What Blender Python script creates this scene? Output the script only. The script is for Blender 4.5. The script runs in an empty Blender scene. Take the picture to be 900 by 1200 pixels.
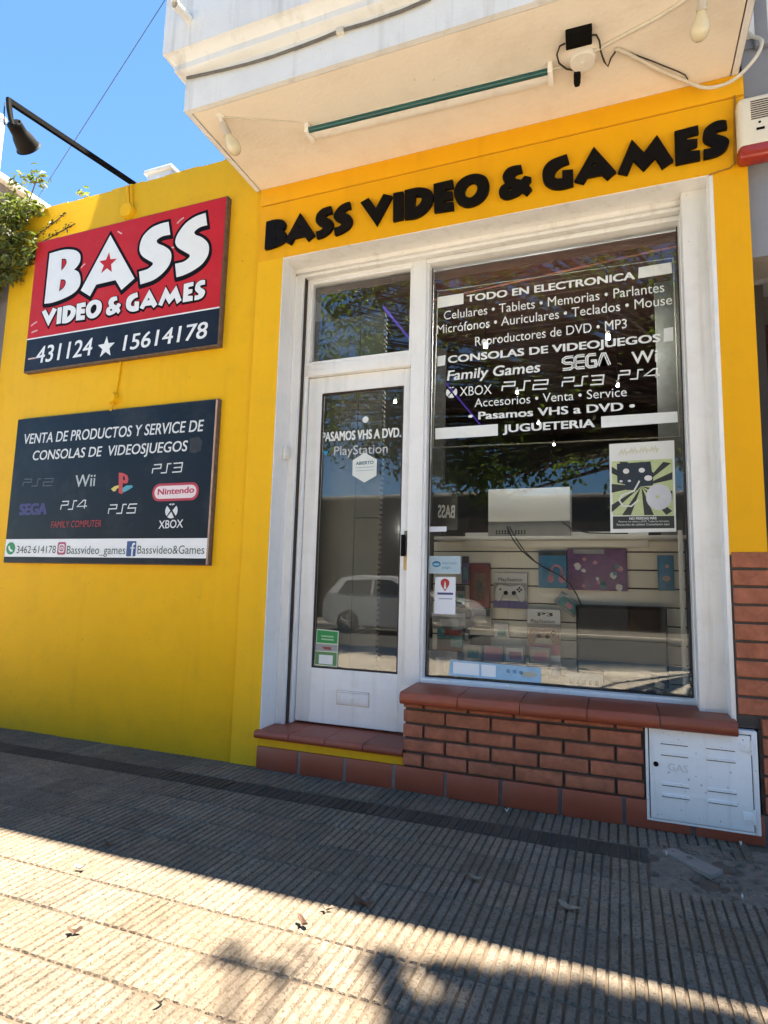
import bpy, bmesh, math, random
from mathutils import Vector, Matrix
random.seed(7)
S = bpy.context.scene
COL = S.collection
PI = math.pi

# ---------------------------------------------------------------- camera, sky, sun, exposure
ROT = ((0.93321847, 0.35833753, 0.02641032),
       (-0.01998203, 0.12514728, -0.99193693),
       (-0.35875341, 0.92516613, 0.12395007))      # world -> camera (right, down, forward)
FPX = 712.1
CAM = Vector((0.0, -3.2, 1.055))
cd = bpy.data.cameras.new('camera')
camera = bpy.data.objects.new('camera', cd)
COL.objects.link(camera)
r, d, f = (Vector(v) for v in ROT)
m3 = Matrix((r, -d, -f)).transposed()
camera.matrix_world = Matrix.Translation(CAM) @ m3.to_4x4()
cd.sensor_fit = 'HORIZONTAL'
cd.sensor_width = 36.0
cd.lens = FPX / 900.0 * 36.0
cd.clip_start = 0.05
cd.clip_end = 2000.0
S.camera = camera

SUN_TO = Vector((0.32, 0.083, 1.0)).normalized()
sun_el = math.asin(SUN_TO.z)
sun_az = math.atan2(SUN_TO.x, SUN_TO.y)              # from +Y towards +X
world = bpy.data.worlds.new('World')
S.world = world
world.use_nodes = True
wn = world.node_tree.nodes
wn.clear()
wo = wn.new('ShaderNodeOutputWorld')
wb = wn.new('ShaderNodeBackground')
sky = wn.new('ShaderNodeTexSky')
sky.sky_type = 'NISHITA'
sky.sun_disc = False
sky.sun_elevation = sun_el
sky.sun_rotation = sun_az
sky.air_density = 1.0
sky.dust_density = 0.0
sky.ozone_density = 3.0
wb.inputs['Strength'].default_value = 0.056
hz = wn.new('ShaderNodeMix')
hz.data_type = 'RGBA'
hz.blend_type = 'MULTIPLY'
hz.inputs[0].default_value = 1.0
hz.inputs[7].default_value = (0.52, 0.68, 0.76, 1)
world.node_tree.links.new(sky.outputs[0], hz.inputs[6])
world.node_tree.links.new(hz.outputs[2], wb.inputs[0])
world.node_tree.links.new(wb.outputs[0], wo.inputs[0])
ld = bpy.data.lights.new('sun', 'SUN')
ld.energy = 3.3
ld.angle = math.radians(0.53)
ld.color = (1.0, 0.91, 0.75)
sun = bpy.data.objects.new('sun', ld)
COL.objects.link(sun)
sun.location = (4, 2, 14)
sun.rotation_euler = SUN_TO.to_track_quat('Z', 'Y').to_euler()

S.view_settings.view_transform = 'Standard'
S.view_settings.look = 'None'
S.view_settings.exposure = 3.12
S.view_settings.gamma = 1.0
S.view_settings.use_curve_mapping = False
S.render.engine = 'CYCLES'
cy = S.cycles
cy.use_denoising = True
cy.max_bounces = 9
cy.diffuse_bounces = 5
cy.glossy_bounces = 4
cy.transmission_bounces = 6
cy.transparent_max_bounces = 16
cy.sample_clamp_indirect = 6.0
cy.caustics_reflective = False
cy.caustics_refractive = False


# ---------------------------------------------------------------- helpers
def P(px, py, Y):
    """where the line of sight through a photo pixel meets the plane at depth Y: (X, Z)"""
    c = ((px - 450.0) / FPX, (py - 600.0) / FPX, 1.0)
    dv = [sum(ROT[k][i] * c[k] for k in range(3)) for i in range(3)]
    t = (Y - CAM.y) / dv[1]
    return CAM.x + t * dv[0], CAM.z + t * dv[2]


def PZ(px, py, Z):
    """the same for a level plane at height Z: (X, Y)"""
    c = ((px - 450.0) / FPX, (py - 600.0) / FPX, 1.0)
    dv = [sum(ROT[k][i] * c[k] for k in range(3)) for i in range(3)]
    t = (Z - CAM.z) / dv[2]
    return CAM.x + t * dv[0], CAM.y + t * dv[1]


def lin(r, g, b):
    f = lambda u: (u / 255 / 12.92) if u / 255 <= 0.04045 else ((u / 255 + 0.055) / 1.055) ** 2.4
    return (f(r), f(g), f(b))


def mat(name, color, rough=0.6, var=0.0, scale=6.0, bump=0.0, bscale=80.0, metal=0.0, dirt=None, dirt_amt=0.0,
        dirt_scale=2.0, attr=None, spec=0.5, coat=0.0, emit=None, estr=0.0, zdirt=None,
        streak=None, spots=None):
    """procedural Principled material: mottled colour, stains and fine relief"""
    m = bpy.data.materials.new(name)
    m.use_nodes = True
    nt = m.node_tree
    N, L = nt.nodes, nt.links
    b = N['Principled BSDF']
    b.inputs['Roughness'].default_value = rough
    b.inputs['Metallic'].default_value = metal
    b.inputs['Specular IOR Level'].default_value = spec
    b.inputs['Coat Weight'].default_value = coat
    tc = N.new('ShaderNodeTexCoord')
    gp = N.new('ShaderNodeNewGeometry')
    src = gp.outputs['Position']
    col = N.new('ShaderNodeRGB')
    col.outputs[0].default_value = (*color, 1)
    cur = col.outputs[0]
    if attr:
        a = N.new('ShaderNodeAttribute')
        a.attribute_name = attr
        mx = N.new('ShaderNodeMix')
        mx.data_type = 'RGBA'
        mx.blend_type = 'MULTIPLY'
        mx.inputs[0].default_value = 1.0
        L.new(cur, mx.inputs[6])
        L.new(a.outputs['Color'], mx.inputs[7])
        cur = mx.outputs[2]
    if var > 0:
        n = N.new('ShaderNodeTexNoise')
        n.inputs['Scale'].default_value = scale
        n.inputs['Detail'].default_value = 6
        n.inputs['Roughness'].default_value = 0.65
        L.new(src, n.inputs['Vector'])
        mr = N.new('ShaderNodeMapRange')
        mr.inputs[1].default_value = 0.3
        mr.inputs[2].default_value = 0.7
        mr.inputs[3].default_value = 1.0 - var
        mr.inputs[4].default_value = 1.0 + var * 0.6
        L.new(n.outputs[0], mr.inputs[0])
        mx = N.new('ShaderNodeVectorMath')
        mx.operation = 'SCALE'
        L.new(cur, mx.inputs[0])
        L.new(mr.outputs[0], mx.inputs['Scale'])
        cur = mx.outputs[0]
    if dirt:
        n = N.new('ShaderNodeTexNoise')
        n.inputs['Scale'].default_value = dirt_scale
        n.inputs['Detail'].default_value = 9
        n.inputs['Roughness'].default_value = 0.7
        L.new(src, n.inputs['Vector'])
        rp = N.new('ShaderNodeMapRange')
        rp.inputs[1].default_value = 0.5
        rp.inputs[2].default_value = 0.75
        rp.inputs[3].default_value = 0.0
        rp.inputs[4].default_value = dirt_amt
        L.new(n.outputs[0], rp.inputs[0])
        fac = rp.outputs[0]
        if zdirt:                                   # splash dirt: strongest by the ground it was splashed from
            sx = N.new('ShaderNodeSeparateXYZ')
            L.new(src, sx.inputs[0])
            zr = N.new('ShaderNodeMapRange')
            zr.inputs[1].default_value = zdirt[0]
            zr.inputs[2].default_value = zdirt[1]
            zr.inputs[3].default_value = zdirt[2]
            zr.inputs[4].default_value = 0.0
            L.new(sx.outputs[2], zr.inputs[0])
            ad = N.new('ShaderNodeMath')
            ad.operation = 'MULTIPLY_ADD'
            L.new(zr.outputs[0], ad.inputs[0])
            L.new(n.outputs[0], ad.inputs[1])
            L.new(fac, ad.inputs[2])
            ad.use_clamp = True
            fac = ad.outputs[0]
        mx = N.new('ShaderNodeMix')
        mx.data_type = 'RGBA'
        L.new(fac, mx.inputs[0])
        L.new(cur, mx.inputs[6])
        mx.inputs[7].default_value = (*dirt, 1)
        cur = mx.outputs[2]
    for kind, arg in (('streak', streak), ('spots', spots)):
        if not arg:
            continue
        colr, amt, lo_, hi_, scl = arg
        mp = N.new('ShaderNodeMapping')
        mp.inputs['Scale'].default_value = (scl, scl, scl * (0.06 if kind == 'streak' else 1.0))
        L.new(src, mp.inputs[0])
        n = N.new('ShaderNodeTexNoise')
        n.inputs['Scale'].default_value = 1.0
        n.inputs['Detail'].default_value = 4
        n.inputs['Roughness'].default_value = 0.6
        L.new(mp.outputs[0], n.inputs['Vector'])
        rp = N.new('ShaderNodeMapRange')
        rp.inputs[1].default_value = lo_
        rp.inputs[2].default_value = hi_
        rp.inputs[4].default_value = amt
        L.new(n.outputs[0], rp.inputs[0])
        mx = N.new('ShaderNodeMix')
        mx.data_type = 'RGBA'
        L.new(rp.outputs[0], mx.inputs[0])
        L.new(cur, mx.inputs[6])
        mx.inputs[7].default_value = (*colr, 1)
        cur = mx.outputs[2]
    L.new(cur, b.inputs['Base Color'])
    if bump > 0:
        n = N.new('ShaderNodeTexNoise')
        n.inputs['Scale'].default_value = bscale
        n.inputs['Detail'].default_value = 5
        L.new(src, n.inputs['Vector'])
        bp = N.new('ShaderNodeBump')
        bp.inputs['Strength'].default_value = bump
        bp.inputs['Distance'].default_value = 0.01
        L.new(n.outputs[0], bp.inputs['Height'])
        L.new(bp.outputs[0], b.inputs['Normal'])
    if emit:
        b.inputs['Emission Color'].default_value = (*emit, 1)
        b.inputs['Emission Strength'].default_value = estr
    return m


def glass_mat(name, ior=1.57, tint=(0.975, 0.985, 0.98), rough=0.0):
    m = bpy.data.materials.new(name)
    m.use_nodes = True
    nt = m.node_tree
    N, L = nt.nodes, nt.links
    N.remove(N['Principled BSDF'])
    out = N['Material Output']
    fr = N.new('ShaderNodeFresnel')
    fr.inputs[0].default_value = ior
    tr = N.new('ShaderNodeBsdfTransparent')
    tr.inputs[0].default_value = (*tint, 1)
    gl = N.new('ShaderNodeBsdfGlossy')
    gl.inputs['Roughness'].default_value = rough
    n = N.new('ShaderNodeTexNoise')
    n.inputs['Scale'].default_value = 1.3
    gp = N.new('ShaderNodeNewGeometry')
    L.new(gp.outputs['Position'], n.inputs['Vector'])
    bp = N.new('ShaderNodeBump')
    bp.inputs['Strength'].default_value = 0.005
    bp.inputs['Distance'].default_value = 0.05
    L.new(n.outputs[0], bp.inputs['Height'])
    L.new(bp.outputs[0], gl.inputs['Normal'])
    mx = N.new('ShaderNodeMixShader')
    L.new(fr.outputs[0], mx.inputs[0])
    L.new(tr.outputs[0], mx.inputs[1])
    L.new(gl.outputs[0], mx.inputs[2])
    L.new(mx.outputs[0], out.inputs[0])
    return m


class MB:
    """collects shapes into one mesh"""

    def __init__(self):
        self.bm = bmesh.new()
        self.tints = []

    def box(self, x0, x1, y0, y1, z0, z1, bev=0.0, seg=2, tint=None, rot=None):
        bm = self.bm
        vs = [bm.verts.new((x, y, z)) for x in (x0, x1) for y in (y0, y1) for z in (z0, z1)]
        idx = ((0, 1, 3, 2), (4, 6, 7, 5), (0, 4, 5, 1), (2, 3, 7, 6), (0, 2, 6, 4), (1, 5, 7, 3))
        fs = [bm.faces.new([vs[i] for i in q]) for q in idx]
        if bev > 0:
            es = list({e for f in fs for e in f.edges})
            res = bmesh.ops.bevel(bm, geom=es, offset=bev, segments=seg, affect='EDGES', profile=0.5)
            fs = res['faces'] + [f for f in fs if f.is_valid]
            vs = list({v for f in fs for v in f.verts})
        if rot:
            bmesh.ops.transform(bm, matrix=rot, verts=vs)
        if tint is not None:
            lay = bm.loops.layers.float_color.get('tint') or bm.loops.layers.float_color.new('tint')
            for f in set(fs):
                for l in f.loops:
                    l[lay] = (*tint, 1)
        return self

    def prism(self, pts, y0, y1):
        """polygon in X,Z pushed from y0 to y1"""
        bm = self.bm
        a = [bm.verts.new((x, y0, z)) for x, z in pts]
        b = [bm.verts.new((x, y1, z)) for x, z in pts]
        n = len(pts)
        bm.faces.new(a)
        bm.faces.new(b[::-1])
        for i in range(n):
            bm.faces.new((a[(i + 1) % n], a[i], b[i], b[(i + 1) % n]))
        return self

    def sweep(self, path, prof):
        """prof: list of (offset, z); path: list of (x, y, nx, ny) where n is the outward direction"""
        bm = self.bm
        rows = [[bm.verts.new((x + nx * o, y + ny * o, z)) for o, z in prof] for x, y, nx, ny in path]
        for a, b in zip(rows, rows[1:]):
            for i in range(len(prof) - 1):
                bm.faces.new((a[i], b[i], b[i + 1], a[i + 1]))
        return self

    def tube(self, pts, rad, n=10, caps=True):
        bm = self.bm
        pts = [Vector(p) for p in pts]
        rads = rad if isinstance(rad, (list, tuple)) else [rad] * len(pts)
        rings = []
        up = None
        for i, p in enumerate(pts):
            t = (pts[min(i + 1, len(pts) - 1)] - pts[max(i - 1, 0)]).normalized()
            if up is None:
                up = Vector((0, 0, 1)) if abs(t.z) < 0.9 else Vector((1, 0, 0))
            u = (up - t * up.dot(t)).normalized()
            up = u
            v = t.cross(u)
            rings.append([bm.verts.new(p + (u * math.cos(2 * PI * k / n) + v * math.sin(2 * PI * k / n)) * rads[i]) for k in range(n)])
        for a, b in zip(rings, rings[1:]):
            for k in range(n):
                f = bm.faces.new((a[k], a[(k + 1) % n], b[(k + 1) % n], b[k]))
                f.smooth = True
        if caps:
            bm.faces.new(rings[0][::-1])
            bm.faces.new(rings[-1])
        return self

    def lathe(self, base, axis, prof, n=20):
        """prof: (radius, height along axis)"""
        axis = Vector(axis).normalized()
        base = Vector(base)
        u = axis.orthogonal().normalized()
        v = axis.cross(u)
        bm = self.bm
        rings = []
        for rr, h in prof:
            if rr < 1e-5:
                rings.append([bm.verts.new(base + axis * h)])
            else:
                rings.append([bm.verts.new(base + axis * h + (u * math.cos(2 * PI * k / n) + v * math.sin(2 * PI * k / n)) * rr) for k in range(n)])
        for a, b in zip(rings, rings[1:]):
            for k in range(n):
                q = [a[k % len(a)], a[(k + 1) % len(a)], b[(k + 1) % len(b)], b[k % len(b)]]
                q = list(dict.fromkeys(q))
                if len(q) > 2:
                    f = bm.faces.new(q)
                    f.smooth = True
        return self

    def build(self, name, material, parent=None):
        bmesh.ops.recalc_face_normals(self.bm, faces=self.bm.faces[:])
        me = bpy.data.meshes.new(name)
        self.bm.to_mesh(me)
        self.bm.free()
        me.set_sharp_from_angle(angle=math.radians(38))
        me.materials.append(material)
        return link(name, me, parent)


def link(name, me, parent=None):
    o = bpy.data.objects.new(name, me)
    COL.objects.link(o)
    if parent is not None:
        o.parent = parent
        p = parent
        off = Vector((0, 0, 0))
        while p is not None:
            off += p.location
            p = p.parent
        me.transform(Matrix.Translation(-off))
    return o


def thing(name, label, cat, loc=(0, 0, 0), group=None):
    o = bpy.data.objects.new(name, None)
    COL.objects.link(o)
    o.empty_display_size = 0.1
    o.location = loc
    o['label'] = label
    o['category'] = cat
    if group:
        o['group'] = group
    return o


def tag(o, label, cat, group=None):
    o['label'] = label
    o['category'] = cat
    if group:
        o['group'] = group
    return o


def struct(o, kind='structure'):
    o['kind'] = kind
    return o


def raw(name, verts, faces, material, parent=None, tints=None, smooth=False):
    me = bpy.data.meshes.new(name)
    me.from_pydata(verts, [], faces)
    if tints:
        a = me.color_attributes.new('tint', 'FLOAT_COLOR', 'POINT')
        flat = []
        for t in tints:
            flat.extend((t[0], t[1], t[2], 1.0))
        a.data.foreach_set('color', flat)
    if smooth:
        me.polygons.foreach_set('use_smooth', [True] * len(me.polygons))
    me.materials.append(material)
    me.update()
    return link(name, me, parent)


# ---- flat shapes on a wall plane (X right, Z up, facing the street at depth Y)
def smooth_loop(pts, n=5):
    """closed loop through (x, y[, 'c']); 'c' marks a sharp corner"""
    K = len(pts)
    q = [(p[0], p[1]) for p in pts]
    c = [len(p) > 2 for p in pts]
    out = []
    for i in range(K):
        j = (i + 1) % K
        p0, p1 = q[i], q[j]
        out.append(p0)
        if c[i] and c[j]:
            continue
        a, b = q[i - 1], q[(j + 1) % K]
        t0 = ((p1[0] - a[0]) / 2, (p1[1] - a[1]) / 2) if not c[i] else (p1[0] - p0[0], p1[1] - p0[1])
        t1 = ((b[0] - p0[0]) / 2, (b[1] - p0[1]) / 2) if not c[j] else (p1[0] - p0[0], p1[1] - p0[1])
        seg = math.hypot(p1[0] - p0[0], p1[1] - p0[1])
        for t_ in (0, 1):
            t = (t0, t1)[t_]
            l = math.hypot(*t)
            if l > seg * 1.2:
                t = (t[0] * seg * 1.2 / l, t[1] * seg * 1.2 / l)
            if t_ == 0:
                t0 = t
            else:
                t1 = t
        for k in range(1, n):
            s = k / n
            h00, h10, h01, h11 = 2 * s**3 - 3 * s * s + 1, s**3 - 2 * s * s + s, -2 * s**3 + 3 * s * s, s**3 - s * s
            out.append((h00 * p0[0] + h10 * t0[0] + h01 * p1[0] + h11 * t1[0], h00 * p0[1] + h10 * t0[1] + h01 * p1[1] + h11 * t1[1]))
    return out


def curve_mesh(loops, thick, offset=0.0, bevel=0.0):
    """filled outlines (holes by nesting) as a mesh in local x, y, z in [0, thick]"""
    cu = bpy.data.curves.new('outline', 'CURVE')
    cu.dimensions = '2D'
    cu.fill_mode = 'BOTH'
    cu.extrude = max(thick / 2 - bevel, 0.00005)
    cu.offset = offset
    cu.bevel_depth = bevel
    for lp in loops:
        sp = cu.splines.new('POLY')
        sp.points.add(len(lp) - 1)
        for p, (x, y) in zip(sp.points, lp):
            p.co = (x, y, 0, 1)
        sp.use_cyclic_u = True
    o = bpy.data.objects.new('outline', cu)
    COL.objects.link(o)
    bpy.context.view_layer.update()
    dg = bpy.context.evaluated_depsgraph_get()
    me = bpy.data.meshes.new_from_object(o.evaluated_get(dg))
    bpy.data.objects.remove(o)
    bpy.data.curves.remove(cu)
    return me


def join_meshes(name, meshes):
    bm = bmesh.new()
    for me in meshes:
        bm.from_mesh(me)
        bpy.data.meshes.remove(me)
    out = bpy.data.meshes.new(name)
    bm.to_mesh(out)
    bm.free()
    return out


def to_wall(me, Y, thick):
    """local (x, y, z up out of the page) -> world (X, Y - z, Z); back of the shape lies at Y"""
    me.transform(Matrix(((1, 0, 0, 0), (0, 0, -1, Y - thick / 2), (0, 1, 0, 0), (0, 0, 0, 1))))
    return me


def plate(name, loops, Y, thick, material, parent=None, offset=0.0, bevel=0.0):
    """loops in (X, Z)"""
    me = to_wall(curve_mesh(loops, thick, offset, bevel), Y, thick)
    me.name = name
    me.materials.clear()
    me.materials.append(material)
    return link(name, me, parent)


def plates(name, many, Y, thick, material, parent=None):
    """several separate outlines in one part (one painted pattern)"""
    ms = [curve_mesh(l, thick) for l in many]
    me = to_wall(join_meshes(name, ms), Y, thick)
    me.materials.clear()
    me.materials.append(material)
    return link(name, me, parent)


def PQ(pts, Y):
    return [P(x, y, Y) for x, y in pts]


_cap = {}


def text_mesh(s, bold=0.0, shear=0.0, spacing=1.0):
    cu = bpy.data.curves.new('t', 'FONT')
    cu.body = s
    cu.size = 1.0
    cu.resolution_u = 4
    cu.offset = bold
    cu.shear = shear
    cu.space_character = spacing
    o = bpy.data.objects.new('t', cu)
    COL.objects.link(o)
    bpy.context.view_layer.update()
    dg = bpy.context.evaluated_depsgraph_get()
    me = bpy.data.meshes.new_from_object(o.evaluated_get(dg))
    bpy.data.objects.remove(o)
    bpy.data.curves.remove(cu)
    return me


def cap_h():
    if 'h' not in _cap:
        me = text_mesh('H')
        _cap['h'] = max(v.co.y for v in me.vertices)
        bpy.data.meshes.remove(me)
    return _cap['h']


def text_local(s, X0, Z0, X1, Z1, cap, bold=0.0, shear=0.0, spacing=1.0, mirror=False):
    """flat text fitted between two baseline points; a bold face is built from copies set a hair apart"""
    me = text_mesh(s, 0.0, shear, spacing)
    xs = [v.co.x for v in me.vertices]
    xa, xb = min(xs) - bold, max(xs) + bold
    k = cap / (cap_h() + 2 * bold)
    steps = [(0, 0)] if bold == 0 else [(0, 0), (bold, bold * .6), (-bold, bold * .6), (bold, -bold * .6), (-bold, -bold * .6)]
    parts = []
    for n_, (ox, oy) in enumerate(steps):
        m2 = me.copy()
        for v in m2.vertices:
            u = (v.co.x + ox - xa) / (xb - xa)
            if mirror:
                u = 1 - u
            v.co = (X0 + u * (X1 - X0), Z0 + u * (Z1 - Z0) + (v.co.y + oy + bold) * k, 0.00006 * n_)
        if mirror:
            m2.flip_normals()
        parts.append(m2)
    bpy.data.meshes.remove(me)
    return parts[0] if len(parts) == 1 else join_meshes('t', parts)


def text_px(s, a, b, cap_px, Y, **kw):
    """text whose baseline runs from pixel a to pixel b on the plane Y, cap height given in pixels at the middle"""
    X0, Z0 = P(*a, Y)
    X1, Z1 = P(*b, Y)
    mx, my = (a[0] + b[0]) / 2, (a[1] + b[1]) / 2
    cap = P(mx, my - cap_px, Y)[1] - P(mx, my, Y)[1]
    return text_local(s, X0, Z0, X1, Z1, cap, **kw)


def lettering(name, meshes, Y, material, parent, label=None):
    me = to_wall(join_meshes(name, meshes), Y, 0.0)
    me.materials.clear()
    me.materials.append(material)
    o = link(name, me, parent)
    if label:
        o['label'] = label
    return o


def stroke(pts, w):
    """outline loop of a thick polyline (mitred)"""
    L_, R_ = [], []
    n = len(pts)
    for i, p in enumerate(pts):
        a = pts[max(i - 1, 0)]
        b = pts[min(i + 1, n - 1)]
        d1 = Vector((p[0] - a[0], p[1] - a[1])) if i else Vector((b[0] - p[0], b[1] - p[1]))
        d2 = Vector((b[0] - p[0], b[1] - p[1])) if i < n - 1 else d1
        d1.normalize()
        d2.normalize()
        n1 = Vector((-d1.y, d1.x))
        n2 = Vector((-d2.y, d2.x))
        nn = (n1 + n2)
        if nn.length < 1e-4:
            nn = n1
        nn.normalize()
        k = w / 2 / max(nn.dot(n1), 0.5)
        L_.append((p[0] + nn.x * k, p[1] + nn.y * k))
        R_.append((p[0] - nn.x * k, p[1] - nn.y * k))
    return L_ + R_[::-1]


def disc(cx, cz, rx, rz=None, n=28):
    rz = rz or rx
    return [(cx + rx * math.cos(2 * PI * k / n), cz + rz * math.sin(2 * PI * k / n)) for k in range(n)]


def star(cx, cz, R, r_=None, rot=0.0):
    r_ = r_ or R * 0.42
    return [(cx + (R if k % 2 == 0 else r_) * math.sin(PI * k / 5 + rot), cz + (R if k % 2 == 0 else r_) * math.cos(PI * k / 5 + rot)) for k in range(10)]


def rrect(x0, x1, z0, z1, rad, n=5):
    out = []
    for cx, cz, a0 in ((x1 - rad, z1 - rad, 0), (x0 + rad, z1 - rad, 90), (x0 + rad, z0 + rad, 180), (x1 - rad, z0 + rad, 270)):
        for k in range(n + 1):
            a = math.radians(a0 + 90 * k / n)
            out.append((cx + rad * math.cos(a), cz + rad * math.sin(a)))
    return out


# ---------------------------------------------------------------- materials
M = {}
M['yellow'] = mat('yellow_paint', (0.80, 0.445, 0.010), 0.62, var=0.04, scale=3.0, bump=0.10, bscale=60,
                  dirt=(0.50, 0.31, 0.03), dirt_amt=0.22, dirt_scale=7.0, zdirt=(0.0, 0.42, 0.5), spec=0.15,
                  streak=((0.62, 0.33, 0.012), 0.3, 0.56, 0.74, 11.0), spots=((0.22, 0.14, 0.03), 0.6, 0.70, 0.74, 34.0))
M['ochre'] = mat('fascia_paint', (0.76, 0.375, 0.006), 0.55, var=0.03, scale=2.0, bump=0.08, bscale=60,
                 dirt=(0.55, 0.30, 0.02), dirt_amt=0.25, dirt_scale=5.0, spec=0.15, streak=((0.6, 0.3, 0.01), 0.3, 0.54, 0.74, 8.0))
M['white_paint'] = mat('white_paint', (0.81, 0.80, 0.78), 0.5, var=0.04, scale=3.0, bump=0.10, bscale=50,
                       dirt=(0.42, 0.38, 0.33), dirt_amt=0.22, dirt_scale=7, streak=((0.45, 0.40, 0.34), 0.4, 0.55, 0.75, 16.0), spots=((0.2, 0.16, 0.13), 0.7, 0.71, 0.75, 45.0))
M['enamel'] = mat('white_enamel', (0.82, 0.82, 0.81), 0.32, var=0.03, scale=4.0, bump=0.05, bscale=30,
                  dirt=(0.5, 0.47, 0.43), dirt_amt=0.22, dirt_scale=6.0, streak=((0.52, 0.49, 0.45), 0.35, 0.56, 0.76, 14.0), spots=((0.25, 0.21, 0.18), 0.6, 0.71, 0.75, 40.0))
M['balcony'] = mat('balcony_plaster', (0.72, 0.73, 0.74), 0.75, var=0.05, scale=2.5, bump=0.15, bscale=60,
                   dirt=(0.48, 0.47, 0.45), dirt_amt=0.3, dirt_scale=4, streak=((0.40, 0.385, 0.36), 0.6, 0.54, 0.74, 10.0), spots=((0.2, 0.19, 0.17), 0.5, 0.70, 0.75, 30.0))
M['soffit'] = mat('soffit_plaster', (0.81, 0.745, 0.65), 0.8, var=0.06, scale=1.2, bump=0.18, bscale=45,
                  dirt=(0.62, 0.52, 0.41), dirt_amt=0.5, dirt_scale=2.6, spots=((0.4, 0.31, 0.22), 0.5, 0.70, 0.76, 26.0), spec=0.15)
M['dark_gap'] = mat('dark_gap', (0.05, 0.035, 0.03), 0.9, var=0.2, scale=20)
M['rust'] = mat('rusty_edge', (0.16, 0.07, 0.04), 0.8, var=0.3, scale=30, bump=0.2)
M['grey_wall'] = mat('grey_plaster', (0.23, 0.24, 0.27), 0.7, var=0.08, scale=2.0, bump=0.15, bscale=70, spec=0.15)
M['violet_wall'] = mat('violet_grey_plaster', (0.22, 0.19, 0.2), 0.8, var=0.25, scale=4.0, bump=0.3, bscale=30)
M['brick'] = mat('brick', (0.38, 0.132, 0.072), 0.6, var=0.32, scale=14, bump=0.35, bscale=120, attr='tint',
                 dirt=(0.16, 0.07, 0.045), dirt_amt=0.6, dirt_scale=9, spec=0.15)
M['mortar'] = mat('mortar', (0.075, 0.06, 0.05), 0.9, var=0.2, scale=30, bump=0.5, bscale=150)
M['tile'] = mat('terracotta_tile', (0.29, 0.066, 0.032), 0.42, var=0.22, scale=5, bump=0.10, bscale=40, attr='tint',
                dirt=(0.10, 0.06, 0.05), dirt_amt=0.45, dirt_scale=5)
M['grout'] = mat('grout', (0.21, 0.19, 0.18), 0.9, var=0.2, scale=30)
M['paving'] = mat('paving_tile', (0.222, 0.178, 0.134), 0.82, var=0.28, scale=14, bump=0.7, bscale=170, attr='tint',
                  dirt=(0.10, 0.082, 0.065), dirt_amt=0.7, dirt_scale=30, spots=((0.085, 0.062, 0.042), 0.75, 0.53, 0.62, 95.0), spec=0.15)
M['groove'] = mat('paving_groove', (0.115, 0.083, 0.056), 0.95, var=0.3, scale=18)
M['soil'] = mat('bare_soil', (0.19, 0.15, 0.115), 0.95, var=0.35, scale=30, bump=0.8, bscale=90, dirt=(0.13, 0.11, 0.09), dirt_amt=0.6, dirt_scale=14)
M['concrete'] = mat('concrete', (0.66, 0.585, 0.48), 0.85, var=0.15, scale=4, bump=0.3, bscale=60, dirt=(0.2, 0.18, 0.16), dirt_amt=0.4, dirt_scale=1.2)
M['road'] = mat('road_surface', (0.07, 0.067, 0.062), 0.9, var=0.18, scale=1.2, bump=0.4, bscale=80, dirt=(0.035, 0.034, 0.033), dirt_amt=0.4, dirt_scale=0.6)
M['earth'] = mat('ground_earth', (0.2, 0.17, 0.13), 0.95, var=0.2, scale=0.2)
M['glass'] = glass_mat('window_glass')
M['black'] = mat('black_metal', (0.006, 0.006, 0.006), 0.75, spec=0.06, var=0.15, scale=30)
M['letter_black'] = mat('black_letter_plastic', (0.007, 0.006, 0.006), 0.5, var=0.15, scale=18, spec=0.07)
M['white_vinyl'] = mat('white_vinyl', (0.74, 0.77, 0.76), 0.5, var=0.05, scale=20)
M['red'] = mat('sign_red', (0.50, 0.013, 0.014), 0.45, var=0.10, scale=5, bump=0.04, bscale=20, dirt=(0.45, 0.06, 0.05), dirt_amt=0.3, dirt_scale=9, spec=0.22)
M['navy'] = mat('sign_navy', (0.009, 0.011, 0.019), 0.42, var=0.2, scale=4, dirt=(0.04, 0.042, 0.05), dirt_amt=0.35, dirt_scale=5, spec=0.22)
M['sign_dark'] = mat('sign_dark', (0.007, 0.010, 0.016), 0.34, var=0.3, scale=4, dirt=(0.05, 0.054, 0.056), dirt_amt=0.5, dirt_scale=3.4, spec=0.22)
M['sign_white'] = mat('sign_white', (0.76, 0.78, 0.79), 0.45, var=0.04, scale=10)
M['sign_blackline'] = mat('sign_outline', (0.006, 0.004, 0.005), 0.6, spec=0.1)
M['sign_wood'] = mat('weathered_frame', (0.13, 0.085, 0.06), 0.8, var=0.4, scale=30, bump=0.3)
M['steel'] = mat('brushed_steel', (0.45, 0.43, 0.4), 0.35, metal=0.9, var=0.15, scale=40)
M['brass'] = mat('dull_brass', (0.33, 0.25, 0.14), 0.4, metal=0.8, var=0.25, scale=40)
M['plastic'] = mat('cream_plastic', (0.72, 0.67, 0.55), 0.4, var=0.04, scale=8, bump=0.03)
M['white_plastic'] = mat('white_plastic', (0.75, 0.73, 0.68), 0.4, var=0.06, scale=8)
M['siren_red'] = mat('red_lens', (0.33, 0.035, 0.02), 0.2, var=0.05, scale=8)
M['bulb'] = mat('bulb_glass', (0.66, 0.58, 0.4), 0.2, var=0.05)
M['bulb_base'] = mat('bulb_base', (0.5, 0.46, 0.4), 0.4, var=0.1)
M['tube_dark'] = mat('blackened_tube', (0.015, 0.085, 0.085), 0.12, var=0.2, scale=6)
M['batten'] = mat('batten_enamel', (0.85, 0.84, 0.80), 0.4, var=0.08, scale=6, dirt=(0.4, 0.3, 0.2), dirt_amt=0.4, dirt_scale=12)
M['cable_white'] = mat('white_cable', (0.62, 0.58, 0.5), 0.6, var=0.1, scale=15)
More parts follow.
